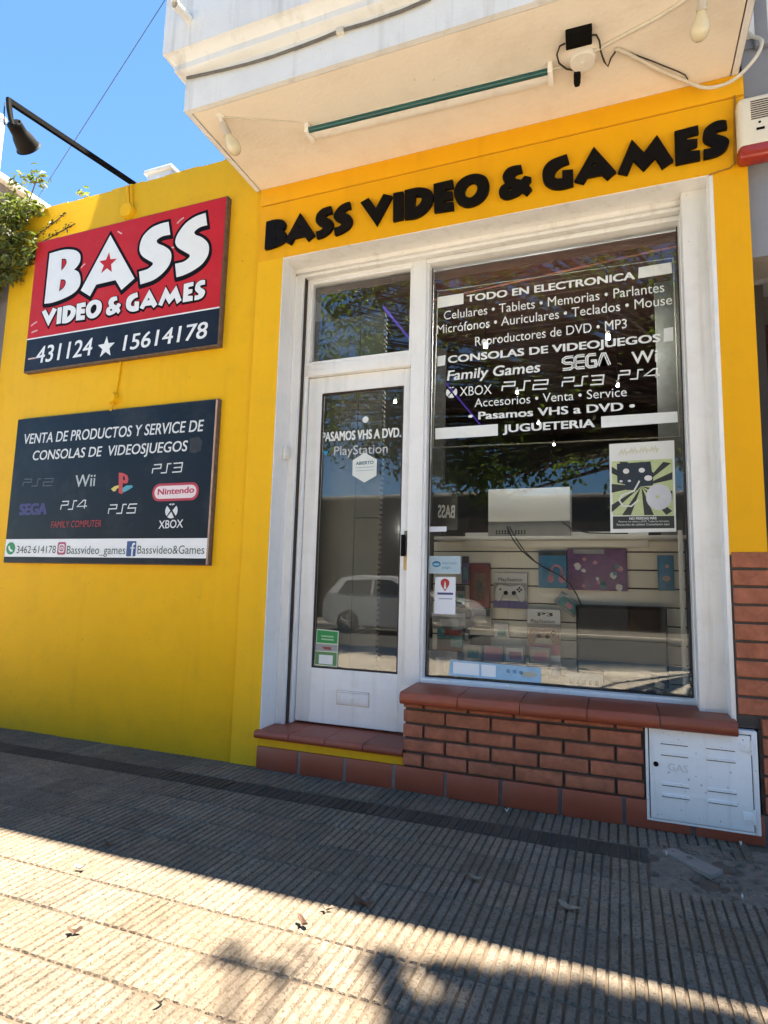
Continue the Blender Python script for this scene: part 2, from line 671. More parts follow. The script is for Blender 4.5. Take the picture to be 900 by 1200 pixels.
M['cable_black'] = mat('black_cable', (0.02, 0.02, 0.02), 0.6)
M['gas_door'] = mat('gas_door_enamel', (0.80, 0.80, 0.79), 0.42, var=0.05, scale=6, bump=0.05, bscale=40, dirt=(0.5, 0.47, 0.43), dirt_amt=0.3, dirt_scale=6, spots=((0.20, 0.14, 0.10), 0.8, 0.66, 0.70, 60.0), streak=((0.5, 0.46, 0.41), 0.4, 0.55, 0.75, 20.0))
M['emboss_shade'] = mat('emboss_shade_grey', (0.63, 0.62, 0.60), 0.5, var=0.1, scale=40)

# ================================================================ THE SETTING
# ---- ground sheets
g = MB()
g.bm.faces.new([g.bm.verts.new(v) for v in ((-400, -400, -0.2), (400, -400, -0.2), (400, 400, -0.2), (-400, 400, -0.2))])
struct(g.build('ground', M['earth']))
struct(MB().box(-60, 60, -13.2, -6.75, -0.196, -0.13).build('road', M['road']))
struct(MB().box(-60, 60, -6.75, -6.60, -0.19, -0.012, 0.02).build('kerb', M['concrete']))
struct(MB().box(-60, 60, -6.60, -3.43, -0.19, -0.006).build('bounce_verge', M['concrete']))  # outer pavement out of view, made pale concrete to bounce sunlight onto the facade
struct(MB().box(-60, 60, -13.35, -13.2, -0.19, -0.012, 0.02).build('kerb', M['concrete']))
struct(MB().box(-60, 60, -15.5, -13.35, -0.195, -0.014).build('far_pavement', mat('far_paving', (0.14, 0.125, 0.105), 0.85, var=.2, scale=1)))
pav = MB()
pav.box(-60, -7.4, -3.43, 0.3, -0.19, -0.004)
pav.box(3.6, 60, -3.43, 0.3, -0.19, -0.004)
pav.box(-7.4, 3.6, -3.43, 0.3, -0.19, -0.0058)
struct(pav.build('pavement_bed', M['groove']))

# ---- grooved paving tiles: every bar is real relief
rnd = random.Random(3)
soil_poly = [(0.085, -0.24), (0.125, -0.185), (0.30, -0.15), (0.50, -0.10), (0.80, -0.08), (0.95, -0.3), (0.86, -0.56),
             (0.60, -0.615), (0.42, -0.60), (0.27, -0.625), (0.10, -0.615)]


def inside(x, y, poly):
    c = False
    for i in range(len(poly)):
        x1, y1 = poly[i]
        x2, y2 = poly[i - 1]
        if (y1 > y) != (y2 > y) and x < (x2 - x1) * (y - y1) / (y2 - y1) + x1:
            c = not c
    return c


rows = [(-0.258, 0.05, 0.040, 'edge'), (-0.412, -0.262, 0.040, 'dark')]
y = -0.414
while y > -3.4:
    rows.append((max(y - 0.2, -3.42), y - 0.0, 0.0333333, 'tile'))
    y -= 0.2
V, F, T = [], [], []
for ri, (ya, yb, pitch, kind) in enumerate(rows):
    nb = 5 if kind != 'tile' else 6
    tile = pitch * nb
    x = -7.386 + pitch * (2 * (ri % 3)) if kind == 'tile' else -7.386 + 0.04 * (ri % 2)
    k = 0
    tl = 1.0
    dz = 0.0
    while x < 3.55:
        if k % nb == 0:
            tl = 0.80 + 0.34 * rnd.random()
            wr = 0.97 + 0.06 * rnd.random()
            dz = (rnd.random() - 0.5) * 0.0028
            tilt = (rnd.random() - 0.5) * 0.004
        x0, x1 = x + 0.0031, x + pitch - 0.0031
        if k % nb == 0:
            x0 += 0.0008
        if k % nb == nb - 1:
            x1 -= 0.0008
        xm = (x0 + x1) / 2
        hidden = inside(xm, (ya + yb) / 2, soil_poly) or (inside(xm, ya + 0.03, soil_poly) and inside(xm, yb - 0.03, soil_poly))
        cut = None
        if not hidden:
            y0, y1 = ya + 0.0058, yb - 0.0050
            if kind == 'edge' and xm > -2.2:
                y1 = min(y1, 0.0)
            b = 0.0026
            zt = dz + tilt * (k % nb) / nb
            i0 = len(V)
            zb = -0.0058
            jit = lambda: (rnd.random() - 0.5) * 0.0016
            V += [(x0, y0, zb), (x1, y0, zb), (x1, y1, zb), (x0, y1, zb),
                  (x0 + b + jit(), y0 + b + jit(), zt), (x1 - b + jit(), y0 + b + jit(), zt), (x1 - b + jit(), y1 - b + jit(), zt), (x0 + b + jit(), y1 - b + jit(), zt)]
            F += [(i0 + 4, i0 + 5, i0 + 6, i0 + 7), (i0, i0 + 1, i0 + 5, i0 + 4), (i0 + 1, i0 + 2, i0 + 6, i0 + 5), (i0 + 2, i0 + 3, i0 + 7, i0 + 6), (i0 + 3, i0, i0 + 4, i0 + 7)]
            bl = tl * (0.95 + 0.1 * rnd.random())
            tn = (bl * wr, bl, bl / wr)
            if kind == 'dark':
                tn = tuple(0.36 * t for t in (tn[0] * 0.98, tn[1], tn[2] * 1.06))
            elif kind == 'edge':
                tn = tuple(0.85 * t for t in tn)
            T += [tn] * 8
        x += pitch
        k += 1
struct(raw('pavement', V, F, M['paving'], tints=T))

# ---- bare soil where tiles are missing
V, F = [], []
nx, ny = 34, 24
rs = random.Random(11)
ids = {}
for j in range(ny + 1):
    for i in range(nx + 1):
        x = 0.06 + (0.98 - 0.06) * i / nx
        yy = -0.64 + (0.60) * j / ny
        ins = inside(x, yy, soil_poly)
        h = -0.006 + 0.009 * math.sin(x * 21 + yy * 9) * math.sin(yy * 17 + 1) + rs.random() * 0.008
        V.append((x + rs.uniform(-.006, .006), yy + rs.uniform(-.006, .006), (h if ins else -0.0066)))
for j in range(ny):
    for i in range(nx):
        a = j * (nx + 1) + i
        F.append((a, a + 1, a + nx + 2, a + nx + 1))
struct(raw('bare_soil', V, F, M['soil'], smooth=True), 'stuff')

# ================================================================ THE SHOP BUILDING
shop = thing('shop_building', 'yellow painted game shop with brick base, white door and display window under a pale balcony', 'shop building', (-0.78, 0, 0))
XL, XR = -2.18, 0.632          # the shop bay
OL, OR, OT = -1.99, 0.465, 3.16  # the opening
EAVE = 3.67
# fascia above the opening, piers at its sides
fas = MB()
fas.box(XL, XR, 0.0, 0.30, OT, 3.547)
fas.build('fascia', M['ochre'], shop)
MB().box(XL, XR, -0.006, 0.30, 3.554, EAVE, 0.003).build('fascia_band', M['ochre'], shop)
MB().box(XL + 0.004, XR - 0.004, 0.006, 0.29, 3.546, 3.556).build('fascia_groove', M['rust'], shop)
MB().box(XL, OL, 0.0, 0.30, 0.0, OT).build('yellow_pier', M['yellow'], shop)
MB().box(OR + 0.012, XR, 0.0, 0.30, 1.25, OT).build('yellow_pier', M['ochre'], shop)
# upper storey, its unseen height and length shaped for the shadow it throws
MB().box(XL, 9.0, 0.0, 6.5, EAVE + 0.2, 8.6).build('upper_wall', M['balcony'], shop)
MB().box(XL, XR, 0.31, 6.5, 3.3, EAVE + 0.19).build('upper_floor', M['balcony'], shop)

# ---- plaster surround of the opening
sur = MB()
sur.box(OL + 0.001, OL + 0.0015 + 0.004, 0.001, 0.165, 0.212, OT)                       # left reveal skin
sur.box(OL + 0.001, OR, 0.002, 0.17, OT - 0.004, OT + 0.0015)
sur.box(0.343, OR - 0.002, 0.10, 0.30, 0.515, OT - 0.004, 0.004)                        # white band at the right of the window
sur.box(OR - 0.006, OR + 0.014, -0.002, 0.30, 0.50, OT - 0.002, 0.003)                  # right reveal
sur.build('window_surround', M['white_paint'], shop)
# shutter slot above the door and window
sh = MB()
sh.box(OL + 0.006, 0.343, 0.158, 0.30, 3.128, OT - 0.004, 0.003)
sh.box(OL + 0.006, 0.343, 0.168, 0.2125, 3.100, 3.121, 0.003)
sh.build('shutter_box', M['white_paint'], shop)
MB().box(OL + 0.01, 0.342, 0.19, 0.29, 3.104, 3.13).build('shutter_slot', M['dark_gap'], shop)
for px, py in ((361, 306), (727, 240)):
    X, Z = P(px, py, 0.15)
    b = MB()
    b.box(X - 0.030, X + 0.030, 0.138, 0.160, Z - 0.022, Z + 0.022, 0.004)
    b.box(X - 0.012, X + 0.012, 0.13, 0.14, Z - 0.012, Z + 0.03, 0.003)
    b.build('shutter_bracket', M['white_paint'], shop)
gd = MB()
gd.box(-1.984, -1.924, 0.166, 0.19, 0.214, 3.106, 0.004)
gd.box(-1.984, -1.972, 0.160, 0.170, 0.214, 3.106, 0.003)
gd.box(-1.936, -1.924, 0.160, 0.170, 0.214, 3.106, 0.003)
gd.build('shutter_guide', M['enamel'], shop)
MB().box(-1.9235, -1.9185, 0.186, 0.26, 0.214, 3.1).build('guide_slot', M['dark_gap'], shop)

# ---- door frame (posts, transom bar, mullion)
FY = 0.215
fr = MB()
fr.box(-1.9185, -1.902, FY, 0.31, 0.216, 3.106, 0.003)
fr.box(-1.902, -1.172, FY, 0.31, 2.425, 2.505, 0.004)
fr.box(-1.902, -1.172, FY, 0.31, 3.085, 3.106, 0.003)
fr.box(-1.172, -1.082, FY - 0.004, 0.33, 0.505, 3.106, 0.006)
fr.box(-1.172, -1.092, FY + 0.002, 0.33, 0.216, 0.505)
fr.build('door_frame', M['enamel'], shop)
# transom light
tw = MB()
for a in ((-1.902, -1.884, 2.505, 3.085), (-1.190, -1.172, 2.505, 3.085), (-1.884, -1.190, 2.505, 2.524), (-1.884, -1.190, 3.066, 3.085)):
    tw.box(a[0], a[1], FY + 0.006, 0.275, a[2], a[3], 0.002)
tw = tw.build('transom_window', M['enamel'], shop)
MB().box(-1.886, -1.188, 0.262, 0.268, 2.522, 3.068).build('pane', M['glass'], tw)

# ---- the door leaf
DY = 0.252
dg_ = MB()
gx0, gx1, gz0, gz1 = -1.797, -1.228, 0.553, 2.312
dg_.box(-1.896, gx0, DY, 0.295, 0.228, 2.42, 0.003)
dg_.box(gx1, -1.1755, DY, 0.295, 0.228, 2.42, 0.003)
dg_.box(gx0, gx1, DY + 0.0006, 0.2945, 0.228, gz0)
dg_.box(gx0, gx1, DY + 0.0006, 0.2945, gz1, 2.42)
door = dg_.build('door', M['enamel'], shop)
DGY = 0.272
MB().box(gx0 - 0.004, gx1 + 0.004, DGY, DGY + 0.006, gz0 - 0.004, gz1 + 0.004).build('pane', M['glass'], door)
bd = MB()
for a in ((gx0, gx0 + 0.008, gz0, gz1), (gx1 - 0.008, gx1, gz0, gz1), (gx0 + 0.008, gx1 - 0.008, gz0, gz0 + 0.008), (gx0 + 0.008, gx1 - 0.008, gz1 - 0.008, gz1)):
    bd.box(a[0], a[1], DY + 0.004, DGY - 0.0005, a[2], a[3])
bd.build('glazing_bead', M['dark_gap'], door)
# lock plate with pull
h = MB()
h.box(-1.203, -1.163, DY - 0.006, DY + 0.001, 1.165, 1.40, 0.002)
h.build('handle', M['brass'], door)
h = MB()
h.box(-1.214, -1.188, DY - 0.034, DY - 0.02, 1.245, 1.375, 0.004)
h.box(-1.208, -1.194, DY - 0.022, DY - 0.005, 1.255, 1.275)
h.box(-1.208, -1.194, DY - 0.022, DY - 0.005, 1.345, 1.365)
h.build('pull_bar', M['black'], door)
# letter flap
fl = MB()
fl.box(-1.612, -1.405, DY - 0.005, DY + 0.001, 0.352, 0.428, 0.003)
fl.tube([(-1.606, DY - 0.006, 0.425), (-1.411, DY - 0.006, 0.425)], 0.005, 8)
fl.box(-1.514, -1.506, DY - 0.012, DY - 0.004, 0.372, 0.392, 0.002)
fl.build('mail_flap', M['enamel'], door)
MB().box(-1.616, -1.401, DY - 0.0015, DY + 0.001, 0.347, 0.433).build('mail_slot', M['steel'], door)
# lettering on the door glass
TY = DGY - 0.0012
lettering('lettering', [text_px('PASAMOS VHS A DVD.', (376.8, 517.8), (470.0, 512.3), 11.4, TY, bold=0.035)], TY, M['white_vinyl'], door)
lettering('lettering', [text_px('PlayStation', (391.3, 533.8), (454.3, 530.6), 10.6, TY, bold=0.004)], TY, mat('faded_vinyl', (0.5, 0.52, 0.52), 0.5, var=0.2, scale=60), door)
plate('blue_mark', [PQ([(378.3, 527.5), (382, 529), (384.8, 528.2), (383.5, 532), (381.3, 534), (379.2, 531)], TY)], TY, 0.0006, mat('blue_vinyl', (0.03, 0.28, 0.5), 0.5), door)
plate('round_vinyl', [disc(*P(428.3, 491.7, TY), 0.021)], TY, 0.0008, M['white_vinyl'], door)

# ---- the display window
GY = 0.292
wf = MB()
wf.box(-1.082, -1.066, FY + 0.012, 0.33, 0.548, 3.08, 0.002)
wf.box(-1.082, 0.345, FY + 0.006, 0.33, 0.520, 0.549, 0.004)
wf.box(-1.082, 0.345, FY + 0.002, 0.33, 3.074, 3.106, 0.004)
wf.box(0.338, 0.345, 0.20, 0.33, 0.548, 3.08)
win = wf.build('shop_window', M['enamel'], shop)
MB().box(-1.070, 0.342, GY, GY + 0.006, 0.545, 3.078).build('pane', M['glass'], win)
gs = MB()
gs.box(-1.066, -1.060, GY - 0.012, GY - 0.0005, 0.549, 3.074)
gs.box(-1.060, 0.338, GY - 0.010, GY - 0.0005, 0.549, 0.556)
gs.box(0.332, 0.338, GY - 0.012, GY - 0.0005, 0.556, 3.074)
gs.build('glazing_seal', M['dark_gap'], win)

WY = GY - 0.0012
q = lambda x, y: (490 + x / 2.727, 260 + y / 2.727)     # detail view -> photo pixels


def wtext(s, a, b, cap, **kw):
    return text_px(s, q(*a), q(*b), cap / 2.727, WY, **kw)


def wquad(*pts):
    return [PQ([q(*p) for p in pts], WY)]


W = M['white_vinyl']
lettering('lettering', [wtext('TODO EN ELECTRONICA', (155, 257), (693, 183), 24, bold=0.03)], WY, W, win)
lettering('lettering', [wtext('Celulares • Tablets • Memorias • Parlantes', (82, 313), (787, 223), 29)], WY, W, win)
lettering('lettering', [wtext('Micrófonos • Auriculares • Teclados • Mouse', (60, 358), (812, 263), 29)], WY, W, win)
lettering('lettering', [wtext('Reproductores de DVD • MP3', (182, 396), (667, 339), 29)], WY, W, win)
lettering('lettering', [wtext('CONSOLAS DE VIDEOJUEGOS', (95, 452), (775, 383), 25, bold=0.03)], WY, W, win)
lettering('lettering', [wtext('Family Games', (92, 508), (390, 480), 33, bold=0.018, shear=0.12)], WY, W, win)
lettering('lettering', [wtext('Wi', (682, 455), (766, 447), 40, bold=0.01)], WY, W, win)
lettering('lettering', [wtext('XBOX', (133, 557), (235, 549), 29)], WY, W, win)
lettering('lettering', [wtext('Accesorios • Venta • Service', (180, 592), (667, 557), 28)], WY, W, win)
lettering('lettering', [wtext('• Pasamos VHS a DVD •', (160, 634), (693, 601), 26, bold=0.025)], WY, W, win)
lettering('lettering', [wtext('JUGUETERIA', (270, 674), (565, 656), 26, bold=0.03)], WY, W, win)
for qd in (wquad((62, 241), (145, 228), (145, 262), (62, 276)), wquad((705, 146), (809, 129), (812, 164), (703, 181)),
           wquad((62, 430), (88, 426), (86, 458), (62, 462)), wquad((785, 341), (815, 336), (815, 380), (785, 384)),
           wquad((55, 660), (255, 646), (255, 683), (55, 695)), wquad((585, 622), (828, 606), (830, 640), (585, 658))):
    plate('vinyl_block', qd, WY, 0.0008, W, win)


def logo_ps(digit, a, b, cap, Y, w=0.13, mapf=None):
    """angular two-part console lettering, drawn as strokes in a unit box and laid on the wall"""
    S_ = {'P': [[(0, 0), (0, 0.55), (0.9, 0.55), (0.9, 1), (0.05, 1)]],
          'S': [[(1.0, 0), (1.62, 0), (1.62, 1), (2.05, 1)]],
          '2': [[(2.3, 1), (3.3, 1), (3.3, 0.52), (2.3, 0.52), (2.3, 0), (3.3, 0)]],
          '3': [[(2.3, 1), (3.3, 1), (3.3, 0), (2.3, 0)], [(2.4, 0.5), (3.3, 0.5)]],
          '4': [[(3.2, 0), (3.2, 1), (2.9, 1), (2.2, 0.28), (3.5, 0.28)]],
          '5': [[(3.3, 1), (2.4, 1), (2.3, 0.55), (3.2, 0.55), (3.2, 0), (2.2, 0)]]}
    X0, Z0 = P(*a, Y)
    X1, Z1 = P(*b, Y)
    mx, my = (a[0] + b[0]) / 2, (a[1] + b[1]) / 2
    hh = P(mx, my - cap, Y)[1] - P(mx, my, Y)[1]
    out = []
    for ch in 'PS' + digit:
        for pl in S_[ch]:
            pts = [(X0 + (X1 - X0) * u / 3.4 + 0.12 * hh * v, Z0 + (Z1 - Z0) * u / 3.4 + hh * v) for u, v in pl]
            out.append([stroke(pts, w * hh)])
    return out


for dgt, a, b in (('2', (268, 541), (416, 533)), ('3', (460, 527), (594, 518)), ('4', (640, 505), (768, 497))):
    plates('lettering', logo_ps(dgt, q(*a), q(*b), 28 / 2.727, WY, w=0.16), WY, 0.0006, W, win)


def xbox_disc(cx, cy, rpx, Y, material, parent, name='round_logo'):
    X, Z = P(cx, cy, Y)
    R = (P(cx + rpx, cy, Y)[0] - X)
    loops = []
    for sgn in (-1, 1):                              # side segments
        pts = [(X + sgn * R * math.cos(a), Z + R * math.sin(a)) for a in [math.radians(t) for t in range(-42, 43, 12)]]
        loops.append([pts + [(X + sgn * R * 0.18, Z + 0.05 * R)]])
    pts = [(X + R * math.cos(a), Z + R * math.sin(a)) for a in [math.radians(t) for t in range(232, 309, 11)]]
    loops.append([pts + [(X, Z - 0.12 * R)]])
    for sgn in (-1, 1):
        pts = [(X + sgn * R * math.cos(a), Z + R * math.sin(a)) for a in [math.radians(t) for t in range(60, 89, 8)]]
        loops.append([pts + [(X + sgn * 0.05 * R, Z + 0.72 * R)]])
    plates(name, loops, Y, 0.0006, material, parent)


xbox_disc(*q(107, 545), 6.6, WY, W, win)
# double-lined four letter mark
sg = []
X0, Z0 = P(*q(462, 472), WY)
X1, Z1 = P(*q(612, 457), WY)
hh = 36 / 2.727 / 235.0
SEG = [[(0.95, 1), (0.3, 1), (0.05, 0.85), (0.05, 0.65), (0.25, 0.52), (0.75, 0.48), (0.92, 0.35), (0.92, 0.15), (0.7, 0), (0.0, 0)],
       [(1.95, 1), (1.3, 1), (1.1, 0.85), (1.1, 0.15), (1.3, 0), (1.95, 0)], [(1.15, 0.5), (1.95, 0.5)],
       [(2.95, 1), (2.35, 1), (2.15, 0.85), (2.15, 0.15), (2.35, 0), (2.9, 0), (2.9, 0.48), (2.5, 0.48)],
       [(3.1, 0), (3.5, 1), (3.7, 1), (4.1, 0)], [(3.4, 0.0), (3.6, 0.55), (3.8, 0.0)]]
hh = P(*q(537, 427), WY)[1] - P(*q(537, 465), WY)[1]
for pl in SEG:
    pts = [(X0 + (X1 - X0) * u / 4.1, Z0 + (Z1 - Z0) * u / 4.1 + hh * v) for u, v in pl]
    for k in (-1, 1):
        w_ = hh * 0.075
        off = []
        for i, p in enumerate(pts):
            a_, b_ = pts[max(i - 1, 0)], pts[min(i + 1, len(pts) - 1)]
            dx, dz = b_[0] - a_[0], b_[1] - a_[1]
            l_ = math.hypot(dx, dz)
            off.append((p[0] - dz / l_ * w_ * k, p[1] + dx / l_ * w_ * k))
        sg.append([stroke(off, hh * 0.095)])
plates('lettering', sg, WY, 0.0006, W, win)

# ---- window sill, door step, brick base, skirting tiles
rt = random.Random(5)
tint = lambda a=0.82, b=0.3: (lambda k: (k * (0.96 + 0.08 * rt.random()), k, k))(a + b * rt.random())


def ledge(name, x0, x1, ynose, yback, ztop, zback, th, n, mat_):
    """row of bull-nosed tiles"""
    m = MB()
    w = (x1 - x0) / n
    lay = m.bm.loops.layers.float_color.new('tint')
    for i in range(n):
        a, b = x0 + i * w + 0.002, x0 + (i + 1) * w - 0.002
        prof = [(yback, zback), (ynose + 0.02, ztop)]
        for t in range(1, 6):
            an = PI / 2 + PI * t / 6
            prof.append((ynose + 0.02 + 0.02 * math.cos(an), ztop - th / 2 + th / 2 * math.sin(an)))
        prof += [(ynose + 0.02, ztop - th), (yback, ztop - th)]
        va = [m.bm.verts.new((a, y, z)) for y, z in prof]
        vb = [m.bm.verts.new((b, y, z)) for y, z in prof]
        fs = [m.bm.faces.new(va), m.bm.faces.new(vb[::-1])]
        for k in range(len(prof)):
            fs.append(m.bm.faces.new((va[k], vb[k], vb[(k + 1) % len(prof)], va[(k + 1) % len(prof)])))
        tn = tint()
        for f in fs:
            for l in f.loops:
                l[lay] = (*tn, 1)
    o = m.build(name, mat_, shop)
    m = MB().box(x0 + 0.004, x1 - 0.004, ynose + 0.018, yback - 0.01, ztop - th + 0.004, min(ztop, zback) - 0.004)
    m.build('ledge_bed', M['grout'], o)
    return o


ledge('door_step', -2.004, -1.086, -0.040, 0.30, 0.212, 0.216, 0.045, 4, M['tile'])
ledge('window_sill', -1.096, 0.474, -0.085, 0.225, 0.512, 0.524, 0.062, 5, M['tile'])
MB().box(-1.985, -1.088, -0.004, 0.30, 0.122, 0.168).build('step_riser', M['yellow'], shop)
sk = MB()
x = -1.985
wid = 0.285
while x < 1.2:
    x1 = min(x + wid, 1.2)
    if not (x > 0.10 and x < 0.2):
        pass
    sk.box(x, x1 - 0.018, -0.026 if x < -1.1 else -0.036, 0.0, 0.0005, 0.123, 0.003, tint=tint(0.95, 0.35))
    x = x1
skirt = sk.build('skirting', M['tile'], shop)
MB().box(-1.985, 1.2, -0.020, 0.29, -0.15, 0.121).build('skirting_grout', M['grout'], skirt)
def btint(k=1.0):
    v = k * rt.uniform(0.62, 1.2)
    return (v, v * rt.uniform(.86, 1.12), v * rt.uniform(.85, 1.2))


bk = MB()
BY = -0.030
course = 0.0737
zz = 0.132
row = 0
while zz < 0.445:
    ztop = min(zz + course - 0.0115, 0.447)
    x = -1.088 - (0.118 if row % 2 == 0 else 0.0)
    while x < 0.098:
        a = max(x, -1.088)
        b = min(x + 0.225, 0.090)
        if b - a > 0.02 and ztop - zz > 0.01:
            bk.box(a, b, BY - rt.random() * 0.004, 0.0, zz, ztop, 0.006, 2, tint=btint())
        x += 0.236
    zz += course
    row += 1
bp_ = MB()
course = 0.0815
# pier bricks, one beside the other up to the paint
zz = 0.132
row = 0
while zz < 1.235:
    x = 0.487
    xs = (0.487, 0.709, 0.945) if row % 2 else (0.487, 0.60, 0.836)
    if zz < 0.475:
        xs = (0.572, 0.69, 0.93) if row % 2 else (0.572, 0.80, 0.95)
    for a, b in zip(xs, xs[1:] + (1.18,)):
        if a > 0.66 and zz > 0.5:
            continue
        bb = b - 0.014
        if zz > 0.475:
            bb = 0.64
        bp_.box(a, bb, BY + 0.022 - rt.random() * 0.004 if zz > 0.475 else BY - rt.random() * 0.004, 0.02, zz, zz + course - 0.0115, 0.003, 1, tint=btint(1.12))
        if zz > 0.475:
            break
    zz += course
    row += 1
bricks = bk.build('brick_base', M['brick'], shop)
bp_.build('brick_pier', M['brick'], shop)
mo = MB()
mo.box(-1.080, 0.10, BY + 0.016, 0.29, 0.121, 0.449)
mo.box(0.56, 1.18, BY + 0.016, 0.29, 0.121, 0.478)
mo.box(0.481, 0.636, BY + 0.030, 0.295, 0.48, 1.2485)
mo.box(0.10, 0.56, 0.03, 0.29, 0.121, 0.449)
mo.build('mortar', M['mortar'], bricks)

# ---- balcony slab
bal = thing('balcony_root', 'x', 'x')
bpy.data.objects.remove(bal)
BX0, BX1, BYF = -2.222, 0.612, -0.735
prof = [(0, EAVE), (0, 3.872), (0.040, 3.884), (0.046, 3.890), (0.046, 3.926), (0.052, 3.930), (0.086, 3.966), (0.094, 3.968), (0.094, 4.93), (0.03, 4.93), (0.03, 4.0)]
b = MB()
path = [(BX0, 0.02, -1, 0), (BX0, BYF, -1, -1), (BX1, BYF, 0, -1), (BX1 + 0.001, 0.02, 0, 0)]
b.sweep(path, prof)
balcony = b.build('balcony', M['balcony'], shop)
sb = MB()
gw = 0.030
sb.box(BX0 + 0.001, BX0 + gw, BYF + 0.001, -0.001, EAVE, EAVE + 0.12)
sb.box(BX1 - gw, BX1 - 0.001, BYF + gw, -0.001, EAVE, EAVE + 0.12)
sb.box(BX0 + gw, BX1 - 0.001, BYF + 0.001, BYF + gw, EAVE, EAVE + 0.12)
sb.build('drip_edge', M['balcony'], balcony)
MB().box(BX0 + gw + 0.007, BX1 - gw - 0.007, BYF + gw + 0.006, -0.0005, EAVE + 0.003, EAVE + 0.12).build('soffit', M['soffit'], balcony)
MB().box(BX0 + 0.01, BX1 - 0.01, BYF + 0.01, -0.002, EAVE + 0.012, EAVE + 0.2).build('drip_groove', M['rust'], balcony)
MB().box(BX0 + 0.0, BX1 - 0.02, BYF + 0.0, -0.002, EAVE + 0.205, 4.0).build('balcony_floor', M['balcony'], balcony)

# ---- interior of the shop
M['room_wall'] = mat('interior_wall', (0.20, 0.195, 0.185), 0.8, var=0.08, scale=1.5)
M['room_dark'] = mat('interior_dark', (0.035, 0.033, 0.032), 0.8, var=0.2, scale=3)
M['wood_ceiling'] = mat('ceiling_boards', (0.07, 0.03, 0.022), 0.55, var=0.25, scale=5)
MB().box(-2.16, -2.06, 0.34, 5.6, 0.0, 3.3).build('interior_wall', M['room_wall'], shop)
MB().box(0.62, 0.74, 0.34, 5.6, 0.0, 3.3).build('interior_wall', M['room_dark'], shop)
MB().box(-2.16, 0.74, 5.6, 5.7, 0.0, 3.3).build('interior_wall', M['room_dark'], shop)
MB().box(-2.06, 0.62, 0.335, 5.6, 0.10, 0.20).build('shop_floor', mat('shop_floor', (0.16, 0.14, 0.12), 0.4, var=0.1), shop)
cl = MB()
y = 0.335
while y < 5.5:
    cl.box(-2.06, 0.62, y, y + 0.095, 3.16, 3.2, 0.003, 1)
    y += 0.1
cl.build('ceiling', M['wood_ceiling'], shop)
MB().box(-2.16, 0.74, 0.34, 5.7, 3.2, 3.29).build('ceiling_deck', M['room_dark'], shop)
# grey partition just inside the door, with a toothed edge strip
px0, pz0 = P(375, 660, 0.42)
px1, _ = P(443, 660, 0.42)
pt = MB()
pt.box(-2.05, P(416, 600, 0.42)[0] - 0.003, 0.42, 0.45, 0.2, 2.9)
zc = P(430, 607, 0.42)[1]
pt.box(P(416, 600, 0.42)[0], px1, 0.42, 0.45, zc + 0.003, 2.9)
pt.box(P(416, 600, 0.42)[0], px1, 0.42, 0.45, 0.2, zc - 0.003)
k = 0
z = 0.25
while z < 2.85:
    pt.box(px1, px1 + 0.014, 0.415, 0.445, z, z + 0.016)
    z += 0.032
pt.build('partition', mat('partition_grey', (0.22, 0.215, 0.2), 0.7, var=0.08, scale=3), shop)
MB().box(px1 + 0.01, -1.15, 0.9, 0.95, 0.2, 2.8).build('dark_sheet', M['room_dark'], shop)  # plain flat dark sheet right of the partition

# ================================================================ WALL TO THE LEFT AND ITS SIGNS
WLY = 0.012
wall = tag(MB().box(-4.53, XL - 0.0005, WLY, 0.27, -0.1, 3.985, 0.006).build('yellow_wall', M['yellow']),
           'long plain yellow plastered wall left of the shop door carrying two signs', 'wall')
# uneven painted top and a few plaster patches
cp = MB()
rw = random.Random(4)
x = -4.52
while x < XL - 0.02:
    w = rw.uniform(0.08, 0.22)
    cp.box(x, min(x + w, XL - 0.004), WLY + 0.004, 0.262, 3.975, 3.987 + rw.uniform(0.0, 0.012), 0.004, 1)
    x += w
cp.build('coping', M['yellow'], wall)

# ---- hand-cut alphabet traced on the signs: loops of (x, y) in view pixels, 'c' = corner
c = 'c'


def gl(ox, oy, s, Y, *loops):
    """traced loops -> loops on the wall plane"""
    out = []
    for lp in loops:
        lp = [((ox + p[0] / s), (oy + p[1] / s)) + tuple(p[2:]) for p in lp]
        w = [P(p[0], p[1], Y) + tuple(p[2:]) for p in lp]
        out.append(smooth_loop(w))
    return out


def stl(cx, cy, R, ox, oy, s, Y, k=0.42, rot=0.0):
    X, Z = P(ox + cx / s, oy + cy / s, Y)
    r_ = P(ox + (cx + R) / s, oy + cy / s, Y)[0] - X
    return star(X, Z, r_, r_ * k, rot)


SY = -0.036                       # face of the red sign
A1 = (40, 260, 7.2, SY)
BIG = {}
BIG['B'] = gl(*A1, [(133, 268, c), (230, 240), (300, 233), (360, 246), (390, 280), (390, 330), (368, 372), (338, 404, c), (378, 428), (393, 490), (380, 550), (330, 605), (240, 652), (150, 683), (88, 691, c)],
              [(234, 312, c), (266, 314), (276, 345), (258, 382), (230, 414, c)], [(226, 486, c), (258, 489), (269, 515), (252, 555), (211, 590, c)])
BIG['A'] = gl(*A1, [(645, 112, c), (848, 478, c), (738, 575, c), (688, 492, c), (525, 530, c), (472, 628, c), (395, 580, c)]) + [stl(622, 352, 78, *A1, rot=0.06)]
A2 = (150, 235, 8.18, SY)
BIG['S1'] = gl(*A2, [(390, 205, c), (407, 328, c), (335, 343), (280, 378), (288, 412), (350, 440), (402, 480), (418, 540), (395, 620), (330, 700), (240, 765), (120, 805, c), (108, 684, c), (190, 658), (236, 620), (238, 598), (200, 575), (140, 535), (114, 485), (118, 420), (150, 340), (225, 265), (310, 225)])
